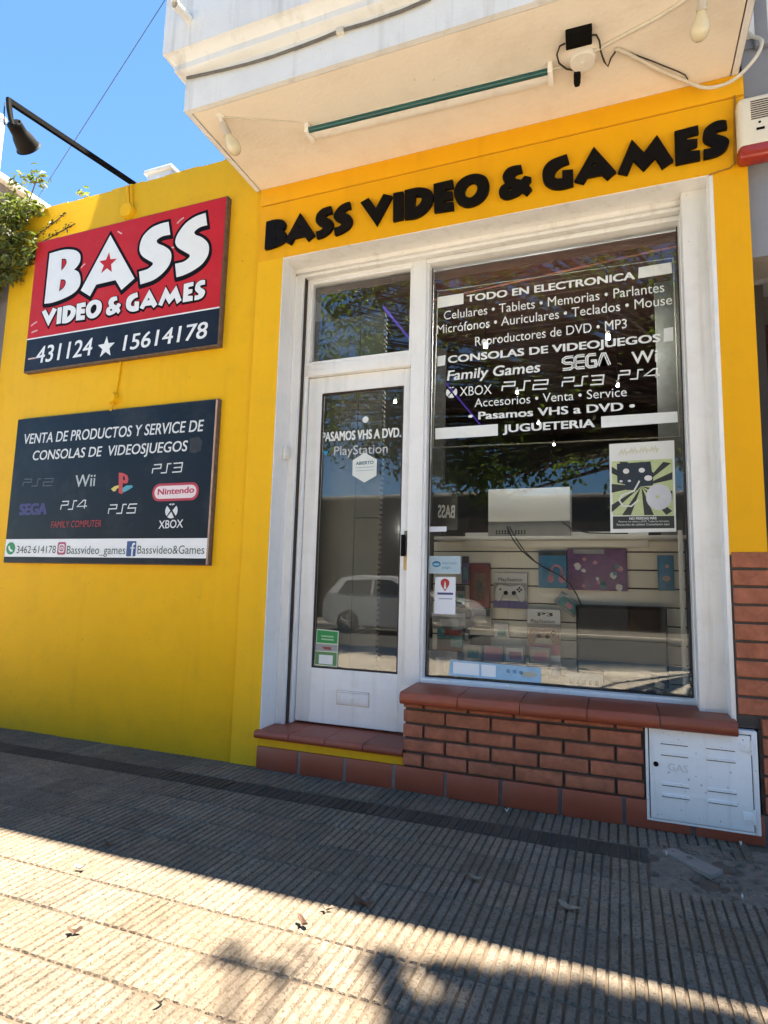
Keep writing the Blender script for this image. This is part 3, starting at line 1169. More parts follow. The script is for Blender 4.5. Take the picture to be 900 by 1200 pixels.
BIG['S2'] = gl(*A2, [(745, 120, c), (760, 237, c), (690, 258), (640, 298), (648, 328), (705, 352), (757, 395), (778, 450), (765, 530), (710, 610), (620, 675), (530, 718), (466, 736, c), (453, 608, c), (535, 588), (590, 545), (590, 520), (540, 490), (480, 452), (456, 410), (462, 360), (492, 300), (560, 215), (650, 155)])
FYL = -0.024                      # face of the raised letters
A3 = (415, 190, 5.294, FYL)
BLK = {}
BLK['V'] = gl(*A3, [(40, 250, c), (88, 222, c), (135, 285, c), (182, 197, c), (233, 210, c), (137, 388, c)])
BLK['I'] = gl(*A3, [(243, 192, c), (300, 182, c), (299, 350, c), (242, 362, c)])
BLK['D'] = gl(*A3, [(313, 174, c), (400, 157), (465, 170), (488, 205), (478, 255), (440, 305), (380, 340), (313, 350, c)], [(378, 205, c), (412, 208), (420, 230), (405, 260), (374, 284, c)])
BLK['E1'] = gl(*A3, [(493, 135, c), (608, 108, c), (614, 155, c), (560, 165, c), (555, 182, c), (605, 180, c), (608, 225, c), (555, 232, c), (552, 252, c), (612, 245, c), (614, 290, c), (498, 308, c)])
BLK['O'] = gl(*A3, [(620, 190), (640, 130), (690, 88), (755, 72), (815, 90), (835, 140), (820, 200), (770, 250), (700, 272), (645, 250)], [(685, 175), (705, 137), (742, 122), (765, 148), (757, 188), (722, 220), (692, 210)])
A4 = (575, 150, 5.294, FYL)
BLK['&'] = gl(*A4, [(187, 228, c), (195, 268, c), (162, 277), (147, 295), (157, 314), (188, 322, c), (210, 296, c), (249, 305, c), (248, 325, c), (229, 345, c), (253, 376, c), (222, 411, c), (195, 391, c), (160, 415), (100, 435), (60, 421), (52, 390), (66, 360), (90, 340), (75, 310), (81, 280), (105, 250), (145, 234)],
              [(103, 376), (120, 364), (138, 374), (122, 387)])
BLK['G'] = gl(*A4, [(470, 162, c), (485, 212, c), (440, 230), (405, 260), (393, 295), (407, 312), (445, 312, c), (445, 262, c), (508, 257, c), (510, 352, c), (440, 371), (380, 368), (335, 340), (322, 290), (335, 238), (380, 196)])
BLK['A1'] = gl(*A4, [(640, 118, c), (775, 268, c), (725, 312, c), (690, 283, c), (600, 300, c), (575, 338, c), (522, 325, c)]) + [stl(642, 224, 24, *A4)]
A5 = (715, 125, 5.294, FYL)
BLK['M'] = gl(*A5, [(135, 205, c), (210, 285, c), (290, 177, c), (390, 330, c), (325, 375, c), (282, 310, c), (208, 388, c), (145, 325, c), (105, 415, c), (50, 405, c)])
BLK['E2'] = gl(*A5, [(402, 152, c), (545, 115, c), (548, 160, c), (475, 180, c), (475, 205, c), (540, 198, c), (540, 238, c), (478, 262, c), (480, 275, c), (555, 270, c), (558, 322, c), (410, 352, c)])
BLK['S3'] = gl(*A5, [(720, 85, c), (725, 130, c), (680, 140), (652, 153), (662, 170), (715, 187), (738, 215), (715, 265), (660, 298), (585, 317, c), (583, 265, c), (635, 254), (638, 238), (592, 215), (578, 185), (590, 137), (640, 97), (690, 83)])


def bbox(loops):
    xs = [p[0] for l in loops for p in l]
    zs = [p[1] for l in loops for p in l]
    return min(xs), max(xs), min(zs), max(zs)


def refit(loops, box0, box1):
    k = (box1[1] - box1[0]) / (box0[1] - box0[0])
    j = (box1[3] - box1[2]) / (box0[3] - box0[2])
    return [[(box1[0] + (x - box0[0]) * k, box1[2] + (z - box0[2]) * j) for x, z in l] for l in loops]


# ---- raised black letters on the fascia
A6 = lambda x, y: P(305 + x / 6.923, 220 + y / 6.923, FYL)
letters = thing('lettering_sign', 'raised black cut-out letters of the shop name on the yellow fascia above the door', 'sign', (-0.8, -0.02, 3.2))
for key, (x0, x1, y0, y1) in (('B', (42, 208, 256, 478)), ('A', (206, 440, 205, 438)), ('S1', (448, 588, 160, 396)), ('S2', (594, 742, 124, 367))):
    src_ = BIG[key]
    X0 = A6(x0, (y0 + y1) / 2)[0]
    X1 = A6(x1, (y0 + y1) / 2)[0]
    Z1 = A6((x0 + x1) / 2, y0)[1]
    Z0 = A6((x0 + x1) / 2, y1)[1]
    lp = refit(src_, bbox(src_), (X0, X1, Z0, Z1))
    if key == 'A':                       # the star is a much smaller hole in the raised letter
        cx = sum(p[0] for p in lp[1]) / len(lp[1])
        cz = sum(p[1] for p in lp[1]) / len(lp[1])
        lp[1] = [(cx + (x - cx) * 0.42, cz + (z - cz) * 0.5) for x, z in lp[1]]
    if key == 'B':
        for k_ in (1, 2):
            cx = sum(p[0] for p in lp[k_]) / len(lp[k_])
            cz = sum(p[1] for p in lp[k_]) / len(lp[k_])
            lp[k_] = [(cx + (x - cx) * 0.45, cz + (z - cz) * 0.6) for x, z in lp[k_]]
    plate('letter', lp, -0.001, 0.023, M['letter_black'], letters, bevel=0.002)
for key in ('V', 'I', 'D', 'E1', 'O', '&', 'G', 'A1', 'M', 'E2', 'S3'):
    plate('letter', BLK[key], -0.001, 0.023, M['letter_black'], letters, bevel=0.002)

# ---- red sign
sx0, sx1, sz0, sz1 = -4.204, -2.424, 2.606, 3.668
red = thing('shop_sign', 'big red and black sign with white shop name and phone numbers', 'sign', ((sx0 + sx1) / 2, 0, sz0))
MB().box(sx0, sx1, SY + 0.003, WLY - 0.001, sz0, sz1, 0.003).build('frame', M['sign_wood'], red)
XB0, ZB0 = P(31.7, 400, SY)
XB1, ZB1 = P(256, 359.3, SY)
zs = (ZB0 + ZB1) / 2
MB().box(sx0 + 0.006, sx1 - 0.012, SY, SY + 0.004, zs + 0.009, sz1 - 0.006).build('red_panel', M['red'], red)
MB().box(sx0 + 0.006, sx1 - 0.012, SY, SY + 0.004, sz0 + 0.012, zs - 0.001).build('black_panel', M['navy'], red)
MB().box(sx0 + 0.006, sx1 - 0.012, SY, SY + 0.004, zs - 0.001, zs + 0.009).build('white_rule', M['sign_white'], red)
for key in ('B', 'A', 'S1', 'S2'):
    g_ = BIG[key]
    sh_ = [[(x + 0.006, z - 0.016) for x, z in l] for l in g_[:1]]
    plates('letter_outline', [[l] for l in [g_[0]]], SY - 0.0006, 0.0006, M['sign_blackline'], red) if False else None
    plate('letter_outline', [g_[0]] , SY - 0.0003, 0.0008, M['sign_blackline'], red, offset=0.021)
    plate('letter_outline', sh_, SY - 0.0002, 0.0005, M['sign_blackline'], red, offset=0.018)
    plate('letter', g_, SY - 0.0012, 0.0010, M['sign_white'], red)
    for hole in g_[1:]:
        plate('letter_hole', [hole], SY - 0.0012, 0.0008, M['red'], red, offset=-0.008 if key == 'B' else 0.0)
# second line, the same alphabet
b0 = bbox([l for k_ in ('V', 'I', 'D', 'E1', 'O', '&', 'G', 'A1', 'M', 'E2', 'S3') for l in BLK[k_]])
Xl, Zt = P(49.3, 365.2, SY)
_, Zb = P(56.6, 383.5, SY)
Xr, _ = P(240.8, 338, SY)
zt2 = P(239, 327, SY)[1]
b1 = (Xl, Xr, Zb + 0.004, max(Zt, zt2))
lines = [refit(BLK[k_], b0, b1) for k_ in ('V', 'I', 'D', 'E1', 'O', '&', 'G', 'A1', 'M', 'E2', 'S3')]
me = to_wall(join_meshes('line', [curve_mesh([[(x + 0.003, z - 0.006) for x, z in l[0]]], 0.0006, 0.011) for l in lines]), SY - 0.0002, 0.0006)
me.materials.clear()
me.materials.append(M['sign_blackline'])
link('letter_outline', me, red)
plates('lettering', lines, SY - 0.0012, 0.0008, M['sign_white'], red)
lettering('phone_number', [text_px('431124', (41.5, 426.2), (107.5, 416.0), 19.5, SY - 0.001, bold=0.012, shear=0.1)], SY - 0.001, M['sign_white'], red)
lettering('phone_number', [text_px('15614178', (143.5, 411.3), (242.7, 395.8), 18.5, SY - 0.001, bold=0.012, shear=0.1)], SY - 0.001, M['sign_white'], red)
plate('star', [stl(373, 561, 31, 0, 220, 3, SY)], SY - 0.0008, 0.0008, M['sign_white'], red)
# pale scratches
sc = []
for x, y, dx, dy in ((36.5, 382, 7, -5), (37, 390, 7, -3), (207.5, 262, 8, -7), (138, 271, 5, 3), (199, 291, 9, -2), (95, 314, 5, -5), (33, 421, 9, -1.5)):
    sc.append([stroke(PQ([(x, y), (x + dx * .5, y + dy * .6), (x + dx, y + dy)], SY), 0.011)])
plates('scratch', sc, SY - 0.0003, 0.0004, mat('scratch_pink', (0.62, 0.42, 0.40), 0.7), red)

# ---- dark sign
dx0, dx1, dz0, dz1 = -4.217, -2.412, 1.171, 2.242
DSY = -0.026
dark = thing('shop_sign', 'dark faded sign of console logos with white contact strip, below the red sign', 'sign', ((dx0 + dx1) / 2, 0, dz0))
dk = MB()
dk.box(dx0 - 0.004, dx1 + 0.008, DSY + 0.004, WLY - 0.001, dz0 - 0.006, dz1 + 0.006, 0.002)
dk.build('frame', M['sign_wood'], dark)
MB().box(dx0, dx1, DSY, DSY + 0.005, dz0, dz1).build('panel', M['sign_dark'], dark)
MB().box(dx1 - 0.010, dx1 + 0.001, DSY - 0.001, DSY + 0.004, dz0, dz1).build('edge_strip', mat('faded_edge', (0.5, 0.33, 0.24), 0.8, var=0.3, scale=14), dark)
T_ = DSY - 0.0008
fw = mat('weathered_white', (0.66, 0.68, 0.69), 0.5, var=0.12, scale=60)
lettering('lettering', [text_px('VENTA DE PRODUCTOS Y SERVICE DE', (27.8, 520.6), (238.3, 505.2), 12.6, T_, shear=0.12, bold=0.012)], T_, fw, dark)
lettering('lettering', [text_px('CONSOLAS DE  VIDEOSJUEGOS', (38.0, 539.6), (219.5, 528.6), 11.8, T_, shear=0.12, bold=0.012)], T_, fw, dark)
plates('paint_patch', [[PQ([(222.5, 514), (233, 511.5), (237.5, 518), (235, 528), (228, 531), (222, 530)], T_)]], T_, 0.0005, mat('patched_grey', (0.022, 0.025, 0.03), 0.6, var=0.5, scale=60), dark)
gm = mat('ghost_grey', (0.085, 0.10, 0.115), 0.6, var=0.4, scale=60)
plates('logo', logo_ps('2', (26.7, 569.8), (62, 569.0), 8.2, T_, w=0.12), T_, 0.0005, gm, dark)
lettering('logo', [text_px('Wii', (87.5, 571.0), (111, 569.6), 14.2, T_, bold=0.01)], T_, mat('pale_grey', (0.42, 0.46, 0.47), 0.5, var=0.2, scale=50), dark)
plates('logo', logo_ps('3', (178.3, 555.0), (213.3, 552.6), 10.2, T_), T_, 0.0005, fw, dark)
plates('logo', logo_ps('4', (71.0, 597.4), (100.5, 595.8), 9.6, T_), T_, 0.0005, fw, dark)
plates('logo', logo_ps('5', (126.8, 602.0), (160, 600.8), 10.2, T_), T_, 0.0005, fw, dark)
# red, yellow and blue console emblem
E6 = lambda x, y: (120 + x / 6.923, 530 + y / 6.923)
plates('emblem_base', [[PQ([E6(*p) for p in ((70, 298), (100, 275), (132, 268), (132, 290), (112, 298), (112, 312), (90, 318))], T_)]], T_, 0.0005, mat('emblem_yellow', (0.62, 0.52, 0.12), 0.5), dark)
plates('emblem_base', [[PQ([E6(*p) for p in ((160, 292), (195, 270), (240, 268), (247, 282), (205, 310), (160, 330), (160, 312))], T_)]], T_, 0.0005, mat('emblem_teal', (0.08, 0.33, 0.42), 0.5), dark)
plates('emblem_letter', [[PQ([E6(*p) for p in ((134, 165), (165, 168), (200, 185), (213, 215), (205, 248), (185, 255), (165, 248), (163, 340), (132, 330))], T_ - 0.0003)]], T_ - 0.0003, 0.0006, mat('emblem_red', (0.48, 0.05, 0.055), 0.5), dark)
plates('emblem_hole', [[PQ([E6(*p) for p in ((167, 190), (182, 200), (184, 228), (168, 228))], T_ - 0.0007)]], T_ - 0.0007, 0.0004, M['sign_dark'], dark)
# rounded capsule logo
xa, za = P(179.5, 577.5, T_)
xb, zb = P(232, 575.0, T_)
zm = (za + zb) / 2
plate('capsule_border', [rrect(xa - 0.006, xb + 0.006, zm - 0.060, zm + 0.058, 0.055)], T_, 0.0005, mat('capsule_red', (0.42, 0.03, 0.05), 0.5), dark)
plate('capsule', [rrect(xa + 0.012, xb - 0.012, zm - 0.044, zm + 0.042, 0.042)], T_ - 0.0004, 0.0005, mat('capsule_pale', (0.72, 0.62, 0.64), 0.5), dark)
lettering('capsule_lettering', [text_px('Nintendo', (184.5, 580.3), (227.5, 577.4), 7.6, T_ - 0.001, bold=0.03)], T_ - 0.001, mat('capsule_text', (0.42, 0.03, 0.07), 0.5), dark)
xbox_disc(*E6(560, 475), 7.2, T_, fw, dark)
lettering('logo', [text_px('XBOX', (185.7, 619.6), (214.2, 618.2), 9.6, T_, bold=0.01)], T_, fw, dark)
rx, rz_ = P(59, 619.6, T_)
lettering('logo', [text_px('FAMILY COMPUTER', (59.5, 618.6), (118.5, 617.0), 7.6, T_ - 0.0006, shear=0.1)], T_ - 0.0006, mat('bright_red', (0.36, 0.025, 0.03), 0.5, var=0.3, scale=80), dark)
lettering('logo', [text_px('SEGA', (22, 604.4), (54.5, 603.4), 14.5, T_, bold=0.07)], T_, mat('faded_blue', (0.045, 0.045, 0.16), 0.6, var=0.4, scale=60), dark)
strip = PQ([(6.6, 632.2), (241.3, 630.2), (240.6, 654.0), (5.4, 652.6)], T_)
zs0 = (strip[2][1] + strip[3][1]) / 2
zs1 = (strip[0][1] + strip[1][1]) / 2
MB().box(dx0 + 0.003, dx1 - 0.011, T_, DSY + 0.001, zs0, zs1).build('contact_strip', M['sign_white'], dark)
T2 = T_ - 0.0012
dgreen = mat('print_green', (0.035, 0.075, 0.065), 0.6)
lettering('contact', [text_px('3462·614178', (19.3, 648.2), (65, 648.2), 8.6, T2)], T2, dgreen, dark)
lettering('contact', [text_px('Bassvideo_games', (78, 649.0), (146.6, 649.4), 9.6, T2)], T2, dgreen, dark)
lettering('contact', [text_px('Bassvideo&Games', (160.8, 648.8), (239.2, 649.0), 9.6, T2)], T2, dgreen, dark)
R_ = lambda px, py, r: (P(px + r, py, T2)[0] - P(px, py, T2)[0])
X, Z = P(12.6, 642.6, T2)
r1 = R_(12.6, 642.6, 5.2)
plate('contact_icon', [disc(X, Z, r1), ], T2, 0.0005, mat('icon_green', (0.02, 0.26, 0.09), 0.5), dark)
plates('contact_icon', [[stroke([(X - r1 * .42, Z + r1 * .38), (X - r1 * .3, Z - r1 * .05), (X + r1 * .05, Z - r1 * .35), (X + r1 * .45, Z - r1 * .4)], r1 * 0.32)]], T2 - 0.0006, 0.0005, M['sign_white'], dark)
X, Z = P(72.2, 642.6, T2)
r1 = R_(72.2, 642.6, 4.9)
h1 = r1 * 1.12
plate('contact_icon', [rrect(X - r1, X + r1, Z - h1, Z + h1, r1 * .4)], T2, 0.0005, mat('icon_pink', (0.40, 0.08, 0.14), 0.5), dark)
plates('contact_icon', [[rrect(X - r1 * .66, X + r1 * .66, Z - h1 * .66, Z + h1 * .66, r1 * .3), rrect(X - r1 * .48, X + r1 * .48, Z - h1 * .48, Z + h1 * .48, r1 * .2)], [disc(X, Z, r1 * .3), disc(X, Z, r1 * .16)]], T2 - 0.0006, 0.0005, M['sign_white'], dark)
X, Z = P(153.8, 643.0, T2)
plate('contact_icon', [rrect(X - r1 * 1.0, X + r1 * 1.0, Z - h1 * 1.15, Z + h1 * 1.15, r1 * .15)], T2, 0.0005, mat('icon_blue', (0.03, 0.07, 0.22), 0.5), dark)
plates('contact_icon', [[stroke([(X + r1 * .75, Z + h1 * .75), (X + r1 * .35, Z + h1 * .7), (X + r1 * .25, Z + h1 * .35), (X + r1 * .25, Z - h1 * 1.1)], r1 * 0.3)], [stroke([(X - r1 * .15, Z + h1 * .12), (X + r1 * .7, Z + h1 * .12)], r1 * 0.25)]], T2 - 0.0006, 0.0005, M['sign_white'], dark)

# ================================================================ FITTINGS ON WALL AND SOFFIT
# ---- floodlight on its long arm
LX = -3.345
base = Vector((LX, 0.06, 4.02))
tx, tz = P(10, 118, 0)     # line of sight to the arm's tip
ray = (Vector((tx, 0, tz)) - CAM)
tt = (-3.38 - CAM.x) / ray.x
tip = CAM + ray * tt
lamp = thing('wall_floodlight', 'black floodlight on a long black arm reaching out from the top of the yellow wall', 'floodlight', base)
am = MB()
dirn = (tip - base)
side = dirn.cross(Vector((0, 0, 1))).normalized() * 0.013
upv = side.cross(dirn).normalized() * 0.016
vs = [am.bm.verts.new(p + s1 * side + s2 * upv) for p in (base, tip) for s1, s2 in ((-1, -1), (1, -1), (1, 1), (-1, 1))]
for qd in ((0, 1, 2, 3), (7, 6, 5, 4), (0, 4, 5, 1), (1, 5, 6, 2), (2, 6, 7, 3), (3, 7, 4, 0)):
    am.bm.faces.new([vs[i] for i in qd])
am.build('arm', M['black'], lamp)
dy = tip.y


def LP(px, py):
    return Vector((P(px, py, dy)[0], dy, P(px, py, dy)[1]))


hg = LP(13, 141)
am = MB()
am.tube([tip + Vector((0, 0, 0.012)), LP(11, 128), hg], [0.016, 0.016, 0.014], 8)
am.tube([hg + Vector((0, 0, .01)), LP(15.5, 147)], 0.012, 8)
am.build('drop_bracket', M['black'], lamp)
h0 = LP(15, 142.5)
vd = (LP(33.5, 173.5) - CAM).normalized()
h1 = CAM + vd * ((h0 - CAM).length * 1.012)
ax = (h1 - h0)
Lh = ax.length
ax.normalize()
kk = Lh / 0.26
kw = kk * 1.28
am = MB()
am.lathe(h0, ax, [(0, 0), (.046 * kw, .004), (.056 * kw, .02 * kk), (.058 * kw, .06 * kk), (.060 * kw, .11 * kk), (.074 * kw, .15 * kk), (.082 * kw, .20 * kk), (.090 * kw, .25 * kk), (.100 * kw, .26 * kk), (.096 * kw, .263 * kk), (.082 * kw, .235 * kk), (0, .20 * kk)], 24)
am.tube([h0 + ax * 0.02 + Vector((-0.075, 0, -0.02)) * kk, h0 + ax * 0.02 + Vector((0.075, 0, 0.03)) * kk], 0.006, 8)
am.build('lamp_head', mat('lamp_head_black', (0.008, 0.006, 0.005), 0.55, spec=0.15, var=0.3, scale=20), lamp)
pt0, pt1 = LP(5.5, 120), LP(5.2, 146)
MB().tube([pt0, (pt0 + pt1) / 2 + Vector((-.004, 0, 0)), pt1, h0 + ax * 0.02], 0.0035, 6).build('lead', M['cable_black'], lamp)

# ---- painted conduit and junction boxes behind the signs
cond = thing('conduit', 'yellow painted conduit with round junction boxes running down behind both signs', 'conduit', (-3.33, 0, 2.3))
cm = MB()
j1 = P(149, 247, -0.01)
j2 = P(131.5, 466.5, -0.01)
cm.tube([(LX - 0.018, 0.006, 3.98), (j1[0] - 0.012 + 0.02, 0.006, j1[1])], 0.011, 8)
cm.tube([(LX + 0.018, 0.006, 3.98), (j1[0] + 0.012 + 0.02, 0.006, j1[1])], 0.011, 8)
cm.tube([(j1[0], 0.006, j1[1]), (j1[0] + 0.01, 0.006, 3.0), (P(141, 424, 0)[0], 0.006, 2.60), (P(135, 455, 0)[0], 0.006, j2[1] + .02)], 0.010, 8)
cm.tube([(j2[0], 0.000, j2[1]), (j2[0] + 0.012, -0.012, j2[1] - 0.05), (j2[0] + 0.012, -0.024, dz1 - 0.004)], 0.008, 8)
cm.build('pipe', M['yellow'], cond)
for (jx, jz), rr in ((j1, 0.058), (j2, 0.040)):
    cm = MB().lathe((jx, WLY, jz), (0, -1, 0), [(rr, 0), (rr, 0.03), (rr * 0.9, 0.04), (0, 0.043)], 24)
    cm.build('junction_box', M['yellow'], cond)
tag(MB().tube([(P(137, 217, .1)[0] - .03, 0.1, 3.985), (P(137, 217, .1)[0] - .03, 0.1, 4.03), (P(137, 217, .1)[0] + .02, 0.1, 4.045)], 0.008, 6).lathe((P(139, 213, .1)[0], 0.1, 4.04), (1, 0, 0.3), [(0, -.02), (.016, -.015), (.016, .015), (0, .02)], 10).build('cable_insulator', M['black']),
    'small black cable insulator standing on top of the yellow wall beside the lamp arm', 'insulator')
# white tank on the roof behind
X0, Zr = P(172, 200, 0.9)
X1, _ = P(202, 196, 0.9)
tk = MB().box(X0, X1 - 0.02, 0.9, 1.3, 3.4, P(186, 198, 0.9)[1] - 0.03, 0.015)
tk.box(X0 - 0.02, X1, 0.88, 1.32, P(186, 198, 0.9)[1] - 0.03, P(186, 198, 0.9)[1] + 0.01, 0.01)
tag(tk.build('roof_vent', M['balcony']), 'small white masonry vent showing above the yellow wall top', 'roof vent')
MBr = MB().box(-4.52, XL - .01, 0.28, 6.0, 3.2, 3.38)
MBr.build('flat_roof', M['concrete'], wall)

# ---- fluorescent batten under the balcony
bt = thing('fluorescent_batten', 'long fluorescent batten with a blackened green tube under the balcony', 'ceiling lamp', (-0.95, -0.365, EAVE))
a0 = Vector((*PZ(362, 153, EAVE - 0.03), EAVE - 0.03))
a1 = Vector((*PZ(645, 83.5, EAVE - 0.03), EAVE - 0.03))
dirb = (a1 - a0)
lb = dirb.length
ang = math.atan2(dirb.y, dirb.x)
mid = (a0 + a1) / 2
rotm = Matrix.Translation((mid.x, mid.y, 0)) @ Matrix.Rotation(ang, 4, 'Z')
bm_ = MB()
bm_.box(-lb / 2, lb / 2, 0.000, 0.056, EAVE - 0.050, EAVE + 0.002, 0.004, rot=rotm)
bm_.build('housing', M['batten'], bt)
bm_ = MB()
for sx in (-1, 1):
    bm_.box(sx * lb / 2 - 0.012, sx * lb / 2 + 0.012, -0.036, 0.058, EAVE - 0.064, EAVE - 0.004, 0.004, rot=rotm)
bm_.build('end_cap', M['batten'], bt)
bm_ = MB().tube([rotm @ Vector((-lb / 2 + .012, -0.018, EAVE - 0.044)), rotm @ Vector((lb / 2 - .012, -0.018, EAVE - 0.044))], 0.0155, 14)
bm_.build('tube', M['tube_dark'], bt)

# ---- two bare bulbs
def bulb(px, py, tilt, label):
    X, Y = PZ(px, py, EAVE)
    t = thing('light_bulb', label, 'light bulb', (X, Y, EAVE), 'bare bulbs under the balcony')
    axv = Vector(tilt).normalized()
    b0 = Vector((X, Y, EAVE))
    m_ = MB()
    m_.lathe(b0 + Vector((0, 0, .004)), (0, 0, -1), [(0.026, 0), (0.026, 0.008), (0.014, 0.014), (0.0, 0.016)], 16)
    p1 = b0 + Vector((0, 0, -0.014))
    m_.tube([p1, p1 + axv * 0.014], 0.009, 8)
    m_.build('ceiling_hook', M['white_plastic'], t)
    p2 = p1 + axv * 0.012
    m_ = MB().lathe(p2, axv, [(0, 0), (.018, .002), (.020, .012), (.021, .055), (.023, .06), (.023, .068), (0, .069)], 16)
    m_.build('socket', M['bulb_base'], t)
    p3 = p2 + axv * 0.066
    m_ = MB().lathe(p3, axv, [(.017, 0), (.021, .014), (.033, .038), (.040, .062), (.039, .080), (.031, .10), (.016, .113), (0, .115)], 20)
    m_.build('globe', M['bulb'], t)


bulb(259, 137, (0.05, 0.13, -0.17), 'bare cream bulb in a white socket at the left end of the balcony soffit')
bulb(824, -17, (-0.015, 0.1, -0.2), 'bare cream bulb near the right end of the balcony soffit')

# ---- soffit wiring
jx, jy = PZ(683, 68, EAVE)
tag(MB().lathe((jx, jy, EAVE + .004), (0, 0, -1), [(.062, 0), (.062, .022), (.057, .03), (.012, .032), (.008, .036), (0, .037)], 28).build('ceiling_rose', M['white_plastic']),
    'round white ceiling rose on the soffit beside the black power adapter', 'junction box')
ad = thing('power_adapter', 'black power adapter with two leads fixed under the balcony', 'power adapter', (*PZ(678, 48, EAVE - .02), EAVE))
c4 = [Vector((*PZ(x, y, EAVE - 0.028), 0)) for x, y in ((662, 41), (693.5, 33), (694.5, 51), (663.5, 58.5))]
ctr = sum(c4, Vector()) / 4
an2 = math.atan2((c4[1] - c4[0]).y, (c4[1] - c4[0]).x)
lw, lh = (c4[1] - c4[0]).length, (c4[3] - c4[0]).length
MB().box(-lw / 2, lw / 2, -lh / 2, lh / 2, EAVE - 0.034, EAVE + 0.001, 0.004, rot=Matrix.Translation(ctr) @ Matrix.Rotation(an2, 4, 'Z')).build('case', M['black'], ad)
SZ = lambda x, y, dz=0.012: Vector((*PZ(x, y, EAVE - dz), EAVE - dz))
m_ = MB().tube([SZ(662, 51, .018), SZ(656, 54), SZ(652.5, 64), SZ(655, 74), SZ(664, 81), SZ(674, 82.5)], 0.0042, 8)
m_.tube([SZ(694, 41, .018), SZ(699, 41), SZ(702.5, 48), SZ(704, 60), SZ(708, 72), SZ(712.5, 78), SZ(716, 68), SZ(721, 61)], 0.0042, 8)
m_.build('lead', M['cable_black'], ad)
m_ = MB()
p_, q_ = SZ(676.5, 83, .02), SZ(676.3, 101, .055)
m_.lathe(p_, q_ - p_, [(0, 0), (.016, .003), (.018, .02), (.017, (q_ - p_).length * .8), (.012, (q_ - p_).length), (0, (q_ - p_).length + .002)], 12)
m_.build('plug', M['black'], ad)


def pipe(px_pts, rad, label, cat, material, dz=0.010, extra=None, n=8):
    pts = [SZ(x, y, dz) for x, y in px_pts]
    if extra:
        pts += extra
    return tag(MB().tube(pts, rad, n).build('cable', material), label, cat)


pipe([(258, 137), (300, 140), (340, 142.5), (363, 145)], 0.0035, 'thin cable from the left bulb to the batten along the soffit', 'cable', M['cable_white'], dz=.006)
pipe([(645, 81), (655, 80), (663, 79)], 0.005, 'short cable between the batten end and the ceiling rose', 'cable', M['cable_white'], dz=.008)
pipe([(697, 60), (730, 42), (770, 21), (806, -2), (825, -16)], 0.0085, 'pale straight conduit from the ceiling rose to the right bulb', 'conduit', M['cable_white'], dz=.008)
xx = lambda px, py, Y: Vector((P(px, py, Y)[0], Y, P(px, py, Y)[1]))
pipe([(722, 57), (742, 66), (760, 76), (778, 85), (795, 92), (806, 96)], 0.0085, 'taped white conduit slanting across the soffit towards the neighbour', 'conduit', M['cable_white'], dz=.010)
lo = [SZ(800, 93.5, .012), xx(812, 99, -0.035), xx(828, 103, -0.05), xx(846, 100, -0.06), xx(862, 92, -0.08), xx(877, 78, -0.09), xx(889, 62, -0.09), xx(893, 50, -0.08), xx(890, 45, -0.06), xx(883, 43, -0.04), xx(876, 38, -0.02)]
sm = []
for i in range(len(lo) - 1):
    a_, b_ = lo[max(i - 1, 0)], lo[min(i + 2, len(lo) - 1)]
    for k in range(4):
        s_ = k / 4
        h00, h10, h01, h11 = 2 * s_**3 - 3 * s_ * s_ + 1, s_**3 - 2 * s_ * s_ + s_, -2 * s_**3 + 3 * s_ * s_, s_**3 - s_ * s_
        sm.append(lo[i] * h00 + (lo[i + 1] - a_) * 0.5 * h10 + lo[i + 1] * h01 + (b_ - lo[i]) * 0.5 * h11)
sm.append(lo[-1])
tag(MB().tube(sm, 0.0085, 8).build('cable', M['cable_white']), 'loose white cable looping from the soffit round to the grey wall', 'cable')
pipe([(722, 56), (760, 70), (795, 84), (803, 88), (806, 93)], 0.003, 'thin dark wire sagging beside the taped conduit', 'wire', M['cable_black'], dz=.004)
# wire along the balcony front, under the cornice
YB = BYF - 0.010
wp = [(219, 91.5), (235, 88), (262, 82), (290, 75), (320, 66), (345, 57), (372, 47), (398, 36), (430, 27), (470, 13), (505, -2)]
tag(MB().tube([xx(px, py, YB) for px, py in wp], 0.0075, 8).tube([xx(px, py + 1.6, YB) for px, py in wp[5:]], 0.004, 6).build('cable', mat('grimy_cable', (0.14, 0.13, 0.12), 0.7, var=0.3, scale=20)),
    'grimy cable stapled along the balcony front below the cornice', 'cable')
tag(MB().box(*sorted((xx(399, 34, YB).x - .02, xx(399, 34, YB).x + .02)), YB - .012, BYF + .002, xx(399, 36, YB).z - .018, xx(399, 36, YB).z + .012, .003).build('cable_clip', M['cable_white']),
    'small pale clip holding the balcony cable', 'clip')
# drain spout
s0 = xx(222, 23.5, BYF - 0.09)
s1 = xx(204.5, 4.5, BYF - 0.22)
dv = (s1 - s0)
tag(MB().lathe(s0, dv, [(.024, -.02), (.024, dv.length), (.019, dv.length), (.019, dv.length * .3), (0, dv.length * .3)], 18).build('drain_spout', M['white_plastic']),
    'short grey-white drain spout poking out of the balcony corner', 'drain spout')

